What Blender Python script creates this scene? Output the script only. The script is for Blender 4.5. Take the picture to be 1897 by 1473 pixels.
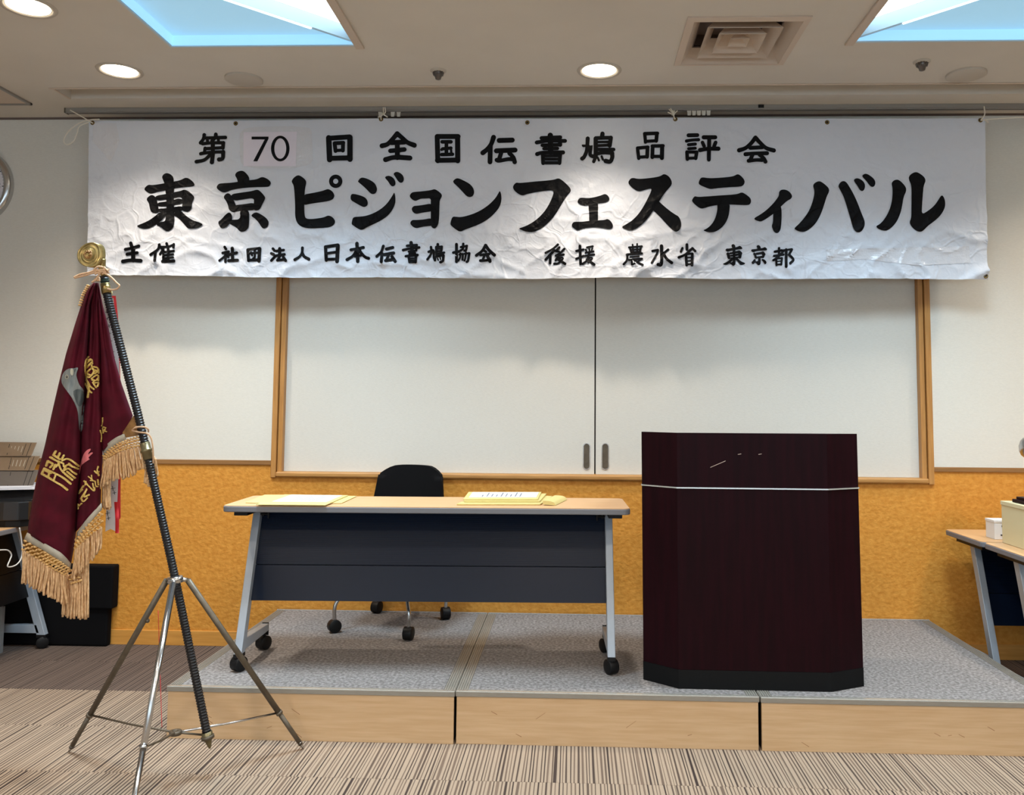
import bpy, bmesh, math, random
from mathutils import Vector, Matrix
from mathutils.bvhtree import BVHTree
from mathutils.geometry import tessellate_polygon
random.seed(7)
sc = bpy.context.scene
for o in list(bpy.data.objects): bpy.data.objects.remove(o)
COL = sc.collection
PI = math.pi
# ------------------------------------------------------------------ camera
F, PX, PY, HC = 1600.0, 1009.73, 625.84, 1.42
YAW, PITCH, ROLL = .0353493, .0751810, .0074942
fw = Vector((-math.sin(YAW)*math.cos(PITCH), math.cos(YAW)*math.cos(PITCH), math.sin(PITCH)))
rt = Vector((math.cos(YAW), math.sin(YAW), 0)); up = rt.cross(fw)
rt, up = rt*math.cos(ROLL)+up*math.sin(ROLL), up*math.cos(ROLL)-rt*math.sin(ROLL)
CAM = Vector((0, 0, HC))
cd = bpy.data.cameras.new('camera'); cam = bpy.data.objects.new('camera', cd); COL.objects.link(cam)
m = Matrix((rt, up, -fw)).transposed().to_4x4(); m.translation = CAM
cam.matrix_world = m
cd.sensor_width = 36; cd.sensor_fit = 'HORIZONTAL'; cd.lens = 36*F/1897
cd.shift_x = (948.5-PX)/1897; cd.shift_y = (PY-736.5)/1897; cd.clip_start = .05
sc.camera = cam
def ray(x, y): return fw + rt*((x-PX)/F) - up*((y-PY)/F)
def oz(x, y, z): d = ray(x, y); return CAM + d*((z-HC)/d.z)          # photo point -> plane of height z
def oy(x, y, Y): d = ray(x, y); return CAM + d*(Y/d.y)              # photo point -> plane at depth Y
# ------------------------------------------------------------------ world, exposure
w = bpy.data.worlds.new('world'); sc.world = w; w.use_nodes = True
w.node_tree.nodes['Background'].inputs[0].default_value = (.95, .97, 1, 1)
w.node_tree.nodes['Background'].inputs[1].default_value = .05
sc.view_settings.view_transform = 'Standard'; sc.view_settings.look = 'None'
sc.view_settings.exposure = 0.29; sc.view_settings.gamma = 1; sc.view_settings.use_curve_mapping = False
sc.cycles.max_bounces = 8; sc.cycles.diffuse_bounces = 5; sc.cycles.sample_clamp_indirect = 4
sc.cycles.use_denoising = True
# geometry constants (metres)
YW, ZC = 5.065, 3.139           # stage wall, ceiling height
SH, SY0, SY1 = .215, 3.69, 5.05  # stage height, front, back
XL, XR, YB = -5.2, 5.2, -4.5
# lights of the room: downlights and skylight wells, plus rows and windows added out of view
WARM = (1.0, .87, .72); COOL = (.64, .85, 1.0)
def spot(name, loc, power, color, angle=150, blend=.5, size=.09):
    l = bpy.data.lights.new(name, 'SPOT'); l.energy = power; l.color = color
    l.spot_size = math.radians(angle); l.spot_blend = blend; l.shadow_soft_size = size
    o = bpy.data.objects.new(name, l); COL.objects.link(o); o.location = loc; return o
def area(name, loc, sx, sy, power, color, rot=(0, 0, 0)):
    l = bpy.data.lights.new(name, 'AREA'); l.shape = 'RECTANGLE'; l.size = sx; l.size_y = sy; l.energy = power; l.color = color
    o = bpy.data.objects.new(name, l); COL.objects.link(o); o.location = loc; o.rotation_euler = rot; l.spread = math.radians(125); return o
P_DL, P_FAR, P_SKY = 82, 84, 33
DL = [(-2.393, 4.327), (.116, 4.363), (2.80, 4.35), (-2.409, 3.591), (2.80, 3.591)]
DL_OFF = [(-2.4, 1.4), (.1, 1.4), (2.6, 1.4), (-2.4, -.8), (.1, -.8), (2.6, -.8), (-2.4, -3), (.1, -3), (2.6, -3)]  # assumed downlight rows, added unseen behind the view
for x, y in DL: spot('downlight_lamp', (x, y, ZC-.02), P_DL*(.75 if x > 2 else 1), WARM, 118, 1.0, .06)
for x, y in DL_OFF: spot('downlight_lamp', (x, y, ZC-.02), P_FAR, WARM, 158, .4)
for x in (-2.6, 2.6): area('window_daylight', (x, YB+.12, 1.75), 3.2, 1.5, 54, COOL, (-PI/2, 0, 0)).data.spread = math.radians(160)  # cool fill lamps of two windows added in the unseen front wall
# ------------------------------------------------------------------ materials
def sl(c):                                    # sRGB 0-255 -> linear
    r = []
    for v in c:
        v /= 255; r.append(v/12.92 if v <= .04045 else ((v+.055)/1.055)**2.4)
    return (*r, 1)
def mat(name, col, rough=.6, metal=0, noise=0, nscale=20, bump=0, bscale=60, stretch=(1, 1, 1), emit=None, estr=0,
        col2=None, spec=.5, detail=4, coat=0, sheen=0, trans=0, bdist=.01, lo=.35, hi=.65):
    mt = bpy.data.materials.new(name); mt.use_nodes = True; nt = mt.node_tree; N = nt.nodes; L = nt.links
    b = N['Principled BSDF']; c = sl(col); b.inputs['Base Color'].default_value = c
    b.inputs['Roughness'].default_value = rough; b.inputs['Metallic'].default_value = metal
    b.inputs['Specular IOR Level'].default_value = spec; b.inputs['Coat Weight'].default_value = coat
    b.inputs['Sheen Weight'].default_value = sheen; b.inputs['Transmission Weight'].default_value = trans
    if emit: b.inputs['Emission Color'].default_value = (*emit, 1); b.inputs['Emission Strength'].default_value = estr
    tc = N.new('ShaderNodeNewGeometry'); mp = N.new('ShaderNodeMapping'); mp.inputs['Scale'].default_value = stretch
    L.new(tc.outputs['Position'], mp.inputs['Vector'])
    if noise or col2:
        n = N.new('ShaderNodeTexNoise'); n.inputs['Scale'].default_value = nscale; n.inputs['Detail'].default_value = detail
        L.new(mp.outputs[0], n.inputs['Vector'])
        r = N.new('ShaderNodeValToRGB'); c2 = sl(col2) if col2 else tuple(v*(1-noise) for v in c[:3])+(1,)
        r.color_ramp.elements[0].color = c2; r.color_ramp.elements[0].position = lo
        r.color_ramp.elements[1].color = c; r.color_ramp.elements[1].position = hi
        L.new(n.outputs['Fac'], r.inputs[0]); L.new(r.outputs[0], b.inputs['Base Color'])
    if bump:
        n2 = N.new('ShaderNodeTexNoise'); n2.inputs['Scale'].default_value = bscale; n2.inputs['Detail'].default_value = 3
        L.new(mp.outputs[0], n2.inputs['Vector'])
        bp = N.new('ShaderNodeBump'); bp.inputs['Strength'].default_value = bump; bp.inputs['Distance'].default_value = bdist
        L.new(n2.outputs['Fac'], bp.inputs['Height']); L.new(bp.outputs[0], b.inputs['Normal'])
    return mt
M = {}
M['ceiling'] = mat('ceiling_paint', (214, 208, 198), .9, noise=.04, nscale=3, bump=.2, bscale=400, bdist=.002)
M['wall'] = mat('wall_fabric', (220, 218, 210), .9, noise=.05, nscale=160, stretch=(.4, 1, 1.6), bump=.25, bscale=350, bdist=.002)
M['panel'] = mat('panel_fabric', (216, 213, 205), .9, noise=.06, nscale=160, stretch=(.3, 1, 1.8), bump=.3, bscale=300, bdist=.002)
M['wains'] = mat('mustard_wall', (216, 152, 66), .6, col2=(201, 134, 50), nscale=34, stretch=(1, 1, 1.2), bump=.42, bscale=46, bdist=.010, spec=.3)
M['wood'] = mat('frame_wood', (190, 138, 76), .45, col2=(172, 120, 62), nscale=9, stretch=(8, 8, .6))
M['wood_h'] = mat('ledge_wood', (190, 140, 78), .45, col2=(172, 122, 64), nscale=9, stretch=(.6, 8, 8))
M['dado'] = mat('dado_wood', (150, 108, 62), .5, col2=(134, 94, 52), nscale=8, stretch=(.6, 8, 8))
M['base'] = mat('baseboard_wood', (212, 152, 72), .5, col2=(198, 138, 60), nscale=7, stretch=(.6, 8, 8))
M['dark'] = mat('shadow_gap', (14, 13, 13), .8)
M['alu'] = mat('aluminium_trim', (148, 143, 134), .45, metal=.2, noise=.1, nscale=40, stretch=(1, 1, 8))
M['stagewood'] = mat('stage_veneer', (206, 174, 136), .5, col2=(196, 162, 122), nscale=5, stretch=(1.0, 1, 16), detail=6)
M['felt'] = mat('stage_felt', (150, 145, 143), .95, col2=(112, 107, 105), nscale=75, detail=6, bump=.5, bscale=200, bdist=.004, spec=.1, lo=.4, hi=.62)
M['steel'] = mat('chrome_steel', (200, 200, 200), .22, metal=1)
M['greysteel'] = mat('grey_painted_steel', (160, 170, 182), .4, metal=.15, noise=.04)
M['tubesteel'] = mat('weathered_tube', (104, 94, 80), .45, metal=.45, noise=.25, nscale=30)
M['black'] = mat('black_plastic', (12, 12, 14), .5, spec=.3)
M['fabricblack'] = mat('black_mesh_fabric', (9, 9, 12), .85, noise=.3, nscale=300, spec=.15)
M['navy'] = mat('navy_panel', (8, 22, 44), .38, noise=.08, nscale=60, spec=.22)
M['tabletop'] = mat('tabletop_laminate', (208, 164, 118), .45, col2=(200, 156, 110), nscale=6, stretch=(.7, 7, 7))
M['edge'] = mat('table_edge_band', (112, 114, 120), .5)
M['podium'] = mat('dark_mahogany', (32, 6, 13), .45, col2=(24, 5, 10), nscale=5, stretch=(9, 9, .6), spec=.09)
M['podkick'] = mat('podium_kick', (7, 8, 10), .6, spec=.2)
M['line'] = mat('steel_strip', (235, 240, 240), .25, metal=.8)
M['scratch'] = mat('bare_scratch', (190, 170, 160), .8)
M['banner'] = mat('banner_vinyl', (215, 220, 230), .4, noise=.03, nscale=3, bump=.35, bscale=14, bdist=.02, spec=.35)
M['ink'] = mat('banner_ink', (11, 11, 14), .5, bump=.35, bscale=14, bdist=.02, spec=.12)
M['patch'] = mat('paper_patch', (226, 220, 232), .5)
M['tape'] = mat('clear_tape', (217, 219, 226), .14, bump=.5, bscale=40, bdist=.008)
M['brass'] = mat('old_brass', (176, 154, 100), .32, metal=.8, col2=(128, 108, 64), nscale=30)
M['eyelet'] = mat('brass_eyelet', (120, 100, 62), .4, metal=.8)
M['string'] = mat('white_string', (232, 226, 212), .8)
M['maroon'] = mat('maroon_velvet', (84, 10, 30), .8, col2=(66, 6, 22), nscale=14, sheen=0, bump=.2, bscale=30, bdist=.006, spec=.2)
M['hem'] = mat('silver_hem', (176, 168, 152), .6, noise=.12, nscale=60)
M['goldcloth'] = mat('gold_cloth', (164, 120, 66), .5, metal=.2, col2=(120, 84, 40), nscale=40)
M['gold'] = mat('gold_embroidery', (234, 206, 122), .5, metal=.15, col2=(196, 162, 80), nscale=220)
M['fringe'] = mat('gold_fringe', (228, 190, 144), .7, col2=(186, 144, 100), nscale=120, stretch=(2, 2, .6))
M['knot'] = mat('gold_knot', (236, 196, 130), .6, col2=(180, 132, 74), nscale=180)
M['poleblack'] = mat('black_lacquer', (14, 15, 21), .42, spec=.5)
M['collar'] = mat('bronze_collar', (128, 118, 88), .35, metal=.7, noise=.2, nscale=40)
M['cord'] = mat('cotton_cord', (214, 176, 140), .8, noise=.15, nscale=200)
M['green'] = mat('green_tie', (28, 74, 62), .7)
M['ribbonwhite'] = mat('white_ribbon', (214, 212, 214), .6)
M['ribbonred'] = mat('red_ribbon', (196, 34, 40), .55)
M['pigeon'] = mat('grey_embroidery', (140, 146, 146), .7, col2=(104, 112, 114), nscale=18, stretch=(2, 2, .7))
M['pigeondark'] = mat('slate_embroidery', (62, 72, 76), .7, col2=(96, 104, 104), nscale=25, stretch=(3, 3, .6))
M['pigeonlight'] = mat('pale_embroidery', (192, 188, 168), .7)
M['pink'] = mat('pink_embroidery', (222, 118, 124), .7, noise=.15, nscale=60)
M['envelope'] = mat('cream_envelope', (206, 190, 124), .7, noise=.03)
M['paper'] = mat('white_paper', (206, 206, 213), .7)
M['print'] = mat('grey_print', (118, 118, 130), .8)
M['creambox'] = mat('cream_card', (216, 204, 164), .7, noise=.04, nscale=300)
M['whitebox'] = mat('white_card', (222, 220, 218), .6)
M['printer'] = mat('printer_black', (26, 27, 30), .35)
M['tray'] = mat('tinted_tray', (120, 100, 80), .3, noise=.1, nscale=12)
M['trayg'] = mat('grey_tray', (92, 84, 78), .4)
M['plate'] = mat('ceiling_plate', (192, 184, 172), .7)
M['vent'] = mat('vent_paint', (204, 188, 172), .6)
M['ductpaint'] = mat('duct_grey', (104, 90, 84), .8)
M['sprk'] = mat('sprinkler_metal', (110, 104, 100), .35, metal=.8)
M['rail'] = mat('rail_aluminium', (150, 146, 140), .4, metal=.3)
M['clockface'] = mat('clock_face', (228, 226, 232), .5)
M['cable'] = mat('white_cable', (220, 218, 214), .5)
M['greysheet'] = mat('grey_board', (128, 128, 128), .7, noise=.1)
M['lampglow'] = mat('lamp_glow', (255, 250, 240), .5, emit=(1, .88, .68), estr=9)
M['white_sky'] = mat('daylight_glass', (255, 255, 255), .5, emit=(.93, .97, 1.0), estr=3.2)
M['dim_sky'] = mat('window_daylight_glass', (200, 210, 220), .4, emit=(.85, .93, 1.0), estr=.5)  # glow of the windows added behind the camera
M['blue_sky'] = mat('blue_well_glass', (150, 195, 220), .6, emit=(.28, .50, .66), estr=.62)
M['wellpaint'] = mat('well_paint', (196, 214, 224), .6)
M['led'] = mat('light_strip', (255, 255, 255), .5, emit=(.85, .96, 1.0), estr=2.2)
def creases(mt, depth=.0055):
    # sharp fold lines pressed into the vinyl, most of them in its lower half
    nt = mt.node_tree; N = nt.nodes; L = nt.links; b = N['Principled BSDF']; g = N.new('ShaderNodeNewGeometry')
    n = N.new('ShaderNodeTexNoise'); n.inputs['Scale'].default_value = 3.5; L.new(g.outputs['Position'], n.inputs['Vector'])
    va = N.new('ShaderNodeVectorMath'); va.operation = 'MULTIPLY_ADD'; L.new(n.outputs['Color'], va.inputs[0]); va.inputs[1].default_value = (.35, .35, .35); L.new(g.outputs['Position'], va.inputs[2])
    h = None
    for sc_, wd, st in ((4.6, .07, 1.0), (11, .10, .35)):
        v = N.new('ShaderNodeTexVoronoi'); v.feature = 'DISTANCE_TO_EDGE'; v.inputs['Scale'].default_value = sc_; L.new(va.outputs[0], v.inputs['Vector'])
        r = N.new('ShaderNodeMapRange'); r.interpolation_type = 'SMOOTHSTEP'; L.new(v.outputs['Distance'], r.inputs['Value']); r.inputs['From Max'].default_value = wd; r.inputs['To Min'].default_value = st; r.inputs['To Max'].default_value = 0
        if h is None: h = r.outputs[0]
        else:
            a = N.new('ShaderNodeMath'); a.operation = 'ADD'; L.new(h, a.inputs[0]); L.new(r.outputs[0], a.inputs[1]); h = a.outputs[0]
    sp = N.new('ShaderNodeSeparateXYZ'); L.new(g.outputs['Position'], sp.inputs[0])
    mk = N.new('ShaderNodeMapRange'); L.new(sp.outputs['Z'], mk.inputs['Value']); mk.inputs['From Min'].default_value = 2.45; mk.inputs['From Max'].default_value = 2.85; mk.inputs['To Min'].default_value = 1; mk.inputs['To Max'].default_value = .15
    n3 = N.new('ShaderNodeTexNoise'); n3.inputs['Scale'].default_value = 1.7; L.new(g.outputs['Position'], n3.inputs['Vector'])
    m1 = N.new('ShaderNodeMath'); m1.operation = 'MULTIPLY'; L.new(h, m1.inputs[0]); L.new(mk.outputs[0], m1.inputs[1])
    m2 = N.new('ShaderNodeMath'); m2.operation = 'MULTIPLY'; L.new(m1.outputs[0], m2.inputs[0]); L.new(n3.outputs['Fac'], m2.inputs[1])
    bp = N.new('ShaderNodeBump'); bp.inputs['Strength'].default_value = .8; bp.inputs['Distance'].default_value = depth; L.new(m2.outputs[0], bp.inputs['Height'])
    old = b.inputs['Normal'].links[0].from_socket; L.new(old, bp.inputs['Normal']); L.new(bp.outputs[0], b.inputs['Normal'])
creases(M['banner']); creases(M['ink'])
# striped carpet tiles: fine lines along the depth of the room, each line its own tone
def carpet(name, light, dark_a, dark_b, per=.0150):
    mt = bpy.data.materials.new(name); mt.use_nodes = True; nt = mt.node_tree; N = nt.nodes; L = nt.links
    b = N['Principled BSDF']; b.inputs['Roughness'].default_value = .95; b.inputs['Specular IOR Level'].default_value = .1
    def mth(op, a, c=None):
        m_ = N.new('ShaderNodeMath'); m_.operation = op
        for k, v in ((0, a), (1, c)):
            if v is None: continue
            if isinstance(v, (int, float)): m_.inputs[k].default_value = v
            else: L.new(v, m_.inputs[k])
        return m_.outputs[0]
    g = N.new('ShaderNodeNewGeometry'); oi = N.new('ShaderNodeObjectInfo')
    sp = N.new('ShaderNodeSeparateXYZ'); L.new(g.outputs['Position'], sp.inputs[0])
    x = mth('ADD', sp.outputs['X'], mth('MULTIPLY', oi.outputs['Random'], 37.0))
    wob = N.new('ShaderNodeTexNoise'); wob.inputs['Scale'].default_value = 34; wob.inputs['Detail'].default_value = 1
    cx = N.new('ShaderNodeCombineXYZ'); L.new(x, cx.inputs[0]); L.new(mth('MULTIPLY', sp.outputs['Y'], .02), cx.inputs[1]); L.new(cx.outputs[0], wob.inputs['Vector'])
    t = mth('ADD', mth('DIVIDE', x, per), mth('MULTIPLY', wob.outputs['Fac'], 1.5))
    idn = mth('FLOOR', t); fr = mth('FRACT', t)
    wn = N.new('ShaderNodeTexWhiteNoise'); wn.noise_dimensions = '1D'; L.new(idn, wn.inputs['W'])
    wd = mth('ADD', mth('MULTIPLY', wn.outputs['Value'], .26), .30)
    line = N.new('ShaderNodeMapRange'); L.new(mth('SUBTRACT', wd, fr), line.inputs['Value']); line.inputs['From Min'].default_value = -.07; line.inputs['From Max'].default_value = .07
    e2 = N.new('ShaderNodeMapRange'); L.new(fr, e2.inputs['Value']); e2.inputs['From Max'].default_value = .10
    fac = mth('MULTIPLY', line.outputs[0], e2.outputs[0])
    wn2 = N.new('ShaderNodeTexWhiteNoise'); wn2.noise_dimensions = '1D'; L.new(mth('ADD', idn, .37), wn2.inputs['W'])
    mx = N.new('ShaderNodeMix'); mx.data_type = 'RGBA'; L.new(wn2.outputs['Value'], mx.inputs[0]); mx.inputs[6].default_value = sl(dark_a); mx.inputs[7].default_value = sl(dark_b)
    n2 = N.new('ShaderNodeTexNoise'); n2.inputs['Scale'].default_value = 260; L.new(g.outputs['Position'], n2.inputs['Vector'])
    lg = N.new('ShaderNodeMix'); lg.data_type = 'RGBA'; L.new(n2.outputs['Fac'], lg.inputs[0]); lg.inputs[6].default_value = sl([v*.90 for v in light]); lg.inputs[7].default_value = sl([min(255, v*1.06) for v in light])
    m2 = N.new('ShaderNodeMix'); m2.data_type = 'RGBA'; L.new(fac, m2.inputs[0]); L.new(lg.outputs[2], m2.inputs[6]); L.new(mx.outputs[2], m2.inputs[7])
    L.new(m2.outputs[2], b.inputs['Base Color'])
    bp = N.new('ShaderNodeBump'); bp.inputs['Strength'].default_value = .4; bp.inputs['Distance'].default_value = .004; bp.invert = True
    L.new(mth('ADD', fac, mth('MULTIPLY', n2.outputs['Fac'], .5)), bp.inputs['Height']); L.new(bp.outputs[0], b.inputs['Normal'])
    return mt
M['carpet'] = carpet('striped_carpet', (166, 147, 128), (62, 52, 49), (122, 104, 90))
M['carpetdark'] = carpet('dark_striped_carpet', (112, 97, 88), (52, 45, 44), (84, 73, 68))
# ------------------------------------------------------------------ mesh helpers
class MB:
    def __init__(s): s.v = []; s.f = []; s.sm = []
    def add(s, vs, fs, smooth=False):
        o = len(s.v); s.v += [tuple(p) for p in vs]; s.f += [tuple(i+o for i in f) for f in fs]; s.sm += [smooth]*len(fs); return s
    def box(s, a, b):
        x0, y0, z0 = a; x1, y1, z1 = b
        return s.add([(x0,y0,z0),(x1,y0,z0),(x1,y1,z0),(x0,y1,z0),(x0,y0,z1),(x1,y0,z1),(x1,y1,z1),(x0,y1,z1)],
                     [(0,3,2,1),(4,5,6,7),(0,1,5,4),(1,2,6,5),(2,3,7,6),(3,0,4,7)])
    def hexa(s, b4, t4):
        return s.add(list(b4)+list(t4), [(3,2,1,0),(4,5,6,7),(0,1,5,4),(1,2,6,5),(2,3,7,6),(3,0,4,7)])
    def prism(s, pts, z0, z1):                 # pts: xy polygon ccw
        n = len(pts)
        return s.add([(x, y, z0) for x, y in pts]+[(x, y, z1) for x, y in pts],
                     [tuple(range(n))[::-1], tuple(range(n, 2*n))]+[(i, (i+1) % n, (i+1) % n+n, i+n) for i in range(n)])
    def extr(s, pts, d):                       # 3D polygon extruded by vector d
        n = len(pts); d = Vector(d); pts = [Vector(p) for p in pts]
        return s.add(pts+[p+d for p in pts], [tuple(range(n))[::-1], tuple(range(n, 2*n))]+[(i, (i+1) % n, (i+1) % n+n, i+n) for i in range(n)])
    def tube(s, pts, r, n=8, cap=True, smooth=True, closed=False):
        pts = [Vector(p) for p in pts]; m_ = len(pts)
        rf = r if callable(r) else (lambda t: r)
        T = []
        for i in range(m_):
            a = pts[(i-1) % m_] if (closed or i) else pts[0]; b = pts[(i+1) % m_] if (closed or i < m_-1) else pts[-1]
            T.append((b-a).normalized())
        nrm = T[0].orthogonal().normalized(); vs = []
        for i in range(m_):
            nrm = (nrm - T[i]*nrm.dot(T[i])).normalized(); bn = T[i].cross(nrm); rr = rf(i/(m_-1))
            for k in range(n):
                a = 2*PI*k/n; vs.append(pts[i]+(nrm*math.cos(a)+bn*math.sin(a))*rr)
        fs = []
        for i in range(m_ if closed else m_-1):
            j = (i+1) % m_
            for k in range(n): fs.append((i*n+k, i*n+(k+1) % n, j*n+(k+1) % n, j*n+k))
        s.add(vs, fs, smooth)
        if cap and not closed:
            o = len(s.v)-m_*n; s.f.append(tuple(range(o+n-1, o-1, -1))); s.f.append(tuple(range(o+(m_-1)*n, o+m_*n))); s.sm += [False, False]
        return s
    def cyl(s, p0, p1, r0, r1=None, n=16):
        r1 = r0 if r1 is None else r1; return s.tube([p0, p1], lambda t: r0+(r1-r0)*t, n)
    def lathe(s, c, ax, prof, n=24):            # prof: (distance along axis, radius)
        ax = Vector(ax).normalized(); c = Vector(c); u = ax.orthogonal().normalized(); v = ax.cross(u); vs = []
        for h, r in prof:
            for k in range(n): a = 2*PI*k/n; vs.append(c+ax*h+(u*math.cos(a)+v*math.sin(a))*max(r, 1e-5))
        return s.add(vs, [(i*n+k, i*n+(k+1) % n, (i+1)*n+(k+1) % n, (i+1)*n+k) for i in range(len(prof)-1) for k in range(n)], True)
    def ball(s, c, r, n=10, q=(1, 1, 1)):
        c = Vector(c); vs = []; fs = []
        for i in range(n+1):
            th = PI*i/n
            for k in range(n): a = 2*PI*k/n; vs.append(c+Vector((math.sin(th)*math.cos(a)*q[0], math.sin(th)*math.sin(a)*q[1], math.cos(th)*q[2]))*r)
        for i in range(n):
            for k in range(n): fs.append((i*n+k, (i+1)*n+k, (i+1)*n+(k+1) % n, i*n+(k+1) % n))
        return s.add(vs, fs, True)
    def grid(s, rows, smooth=True):
        nr, nc = len(rows), len(rows[0])
        return s.add([p for r in rows for p in r], [(i*nc+j, i*nc+j+1, (i+1)*nc+j+1, (i+1)*nc+j) for i in range(nr-1) for j in range(nc-1)], smooth)
ORG = {}
def thing(name, loc, label, cat, group=None):
    o = bpy.data.objects.new(name, None); COL.objects.link(o); o.empty_display_size = .05
    o.location = loc; o['label'] = label; o['category'] = cat
    if group: o['group'] = group
    ORG[o] = Vector(loc); return o
def link(mb, name, mt, parent=None, bevel=0, kind=None, label=None, cat=None, group=None, seg=2, recalc=True):
    org = ORG.get(parent, Vector((0, 0, 0))) if parent else Vector((0, 0, 0))
    if parent is None and cat:                 # free standing mesh: origin at its base
        xs = [p[0] for p in mb.v]; ys = [p[1] for p in mb.v]; zs = [p[2] for p in mb.v]
        org = Vector(((min(xs)+max(xs))/2, (min(ys)+max(ys))/2, min(zs)))
    me = bpy.data.meshes.new(name); me.from_pydata([tuple(Vector(p)-org) for p in mb.v], [], mb.f)
    me.polygons.foreach_set('use_smooth', mb.sm)
    if recalc:
        bm = bmesh.new(); bm.from_mesh(me); bmesh.ops.recalc_face_normals(bm, faces=bm.faces); bm.to_mesh(me); bm.free()
    me.materials.append(M[mt] if isinstance(mt, str) else mt); me.update()
    o = bpy.data.objects.new(name, me); COL.objects.link(o)
    if parent: o.parent = parent
    else: o.location = org
    ORG[o] = org
    if bevel:
        b = o.modifiers.new('bevel', 'BEVEL'); b.width = bevel; b.segments = seg; b.limit_method = 'ANGLE'; b.angle_limit = math.radians(40)
    if kind: o['kind'] = kind
    if label: o['label'] = label
    if cat: o['category'] = cat
    if group: o['group'] = group
    return o
def struct(mb, name, mt, parent=None, bevel=0, label=None):
    o = link(mb, name, mt, parent, bevel)
    if parent is None: o['kind'] = 'structure'
    if label: o['label'] = label
    return o
def dup(root, d, label=None, rot=0):
    r = root.copy(); COL.objects.link(r); r.location = root.location+Vector(d); r.rotation_euler.z += rot
    if label: r['label'] = label
    for ch in list(root.children):
        c = ch.copy(); COL.objects.link(c); c.parent = r
        for g in list(ch.children):
            k = g.copy(); COL.objects.link(k); k.parent = c
    return r
def bez(pts, n=12):                            # Catmull-Rom through points
    pts = [Vector(p) for p in pts]; P = [pts[0]*2-pts[1]]+pts+[pts[-1]*2-pts[-2]]; out = []
    for i in range(1, len(P)-2):
        for k in range(n):
            t = k/n; out.append(.5*((2*P[i])+(P[i+1]-P[i-1])*t+(2*P[i-1]-5*P[i]+4*P[i+1]-P[i+2])*t*t+(3*P[i]-P[i-1]-3*P[i+1]+P[i+2])*t**3))
    return out+[pts[-1]]
def rnd(a, b): return random.uniform(a, b)
# ================================================================== SETTING
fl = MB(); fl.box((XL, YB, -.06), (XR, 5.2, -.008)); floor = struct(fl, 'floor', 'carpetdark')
TS = .4575; Y_0 = 3.355
tm = MB(); tm.box((0, 0, -.008), (TS-.0015, TS-.0015, 0))
def tile_mesh(nm, mt):
    me = bpy.data.meshes.new(nm); me.from_pydata(tm.v, [], tm.f); me.materials.append(M[mt]); return me
tA, tB = tile_mesh('carpet_tile', 'carpet'), tile_mesh('carpet_tile_dark', 'carpetdark')
for j in range(-6, 4):
    for i in range(-10, 10):
        x, y = -.537+i*TS, Y_0+j*TS
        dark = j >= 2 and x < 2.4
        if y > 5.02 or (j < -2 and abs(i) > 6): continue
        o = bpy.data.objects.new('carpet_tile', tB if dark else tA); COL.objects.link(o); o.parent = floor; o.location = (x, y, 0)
# ceiling with holes: strips around wells and recess
SK = [(-1.970, -1.073), (1.316, 2.213)]; SKY0, SKY1 = 3.10, 4.02
SKB = [(-.9, .0), (-3.6, -2.7)]  # assumed skylight rows, added out of view
RX0, RY0, RY1 = -2.895, 4.575, 4.735
c = MB()
VX0, VX1, VY0, VY1 = .768-.245, .768+.245, 4.02-.245, 4.02+.245
rows = [(SKY0, SKY1)]+SKB
holes = [(a_, y0, b_, y1) for y0, y1 in rows for a_, b_ in SK]+[(RX0, RY0, XR, RY1), (VX0, VY0, VX1, VY1)]
gx = sorted({XL, XR, *[h[0] for h in holes], *[h[2] for h in holes]}); gy = sorted({YB, 5.2, *[h[1] for h in holes], *[h[3] for h in holes]})
for i in range(len(gx)-1):
    j = 0
    while j < len(gy)-1:
        free = lambda q: not any(h[0] <= (gx[i]+gx[i+1])/2 <= h[2] and h[1] <= (gy[q]+gy[q+1])/2 <= h[3] for h in holes)
        if not free(j): j += 1; continue
        k = j
        while k+1 < len(gy)-1 and free(k+1): k += 1
        c.box((gx[i], gy[j], ZC), (gx[i+1], gy[k+1], ZC+.06)); j = k+1
struct(c, 'ceiling', 'ceiling')
c = MB(); c.box((RX0, RY0-.0, ZC+.06), (XR, RY1, ZC+.07)); struct(c, 'trim_7', 'ceiling')
c = MB(); c.box((RX0-.03, RY0-.012, ZC-.006), (XR, RY0, ZC)); c.box((RX0-.012, RY0, ZC-.006), (RX0, RY1, ZC)); struct(c, 'trim_1', 'vent', bevel=.002)
c = MB(); c.box((XL, YW-.006, ZC-.012), (XR, YW, ZC)); struct(c, 'trim_8', 'ductpaint')  # dark strip coloured in for the shadow gap under the ceiling
# walls
c = MB(); c.box((XL, YW, 1.069), (-1.752, YW+.1, ZC)); c.box((2.018, YW, 1.069), (XR, YW+.1, ZC)); c.box((-1.752, YW, 2.62), (2.018, YW+.1, ZC))
struct(c, 'wall_back', 'wall')
c = MB(); c.box((XL, YW-.004, 0), (-1.785, YW+.1, 1.046)); c.box((2.05, YW-.004, 0), (XR, YW+.1, 1.046)); c.box((-1.785, YW-.004, 0), (2.05, YW+.1, .975))
struct(c, 'wall_back_wainscot', 'wains')
for k, (x0, x1) in enumerate(((XL, -1.782), (2.05, XR))):
    c = MB(); c.box((x0, YW-.014, 1.044), (x1, YW+.02, 1.070)); struct(c, 'trim_%d' % (2+k), 'dado', bevel=.002)
c = MB(); c.box((XL, YW-.012, 0), (XR, YW, .084)); struct(c, 'baseboard_back', 'base', bevel=.002)
for nm, a, b in (('wall_left', (XL-.1, YB, 0), (XL, 5.2, ZC)), ('wall_right', (XR, YB, 0), (XR+.1, 5.2, ZC)), ('wall_front', (XL, YB-.1, 0), (XR, YB, ZC))):
    c = MB(); c.box(a, b); struct(c, nm, 'wall')
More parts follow.
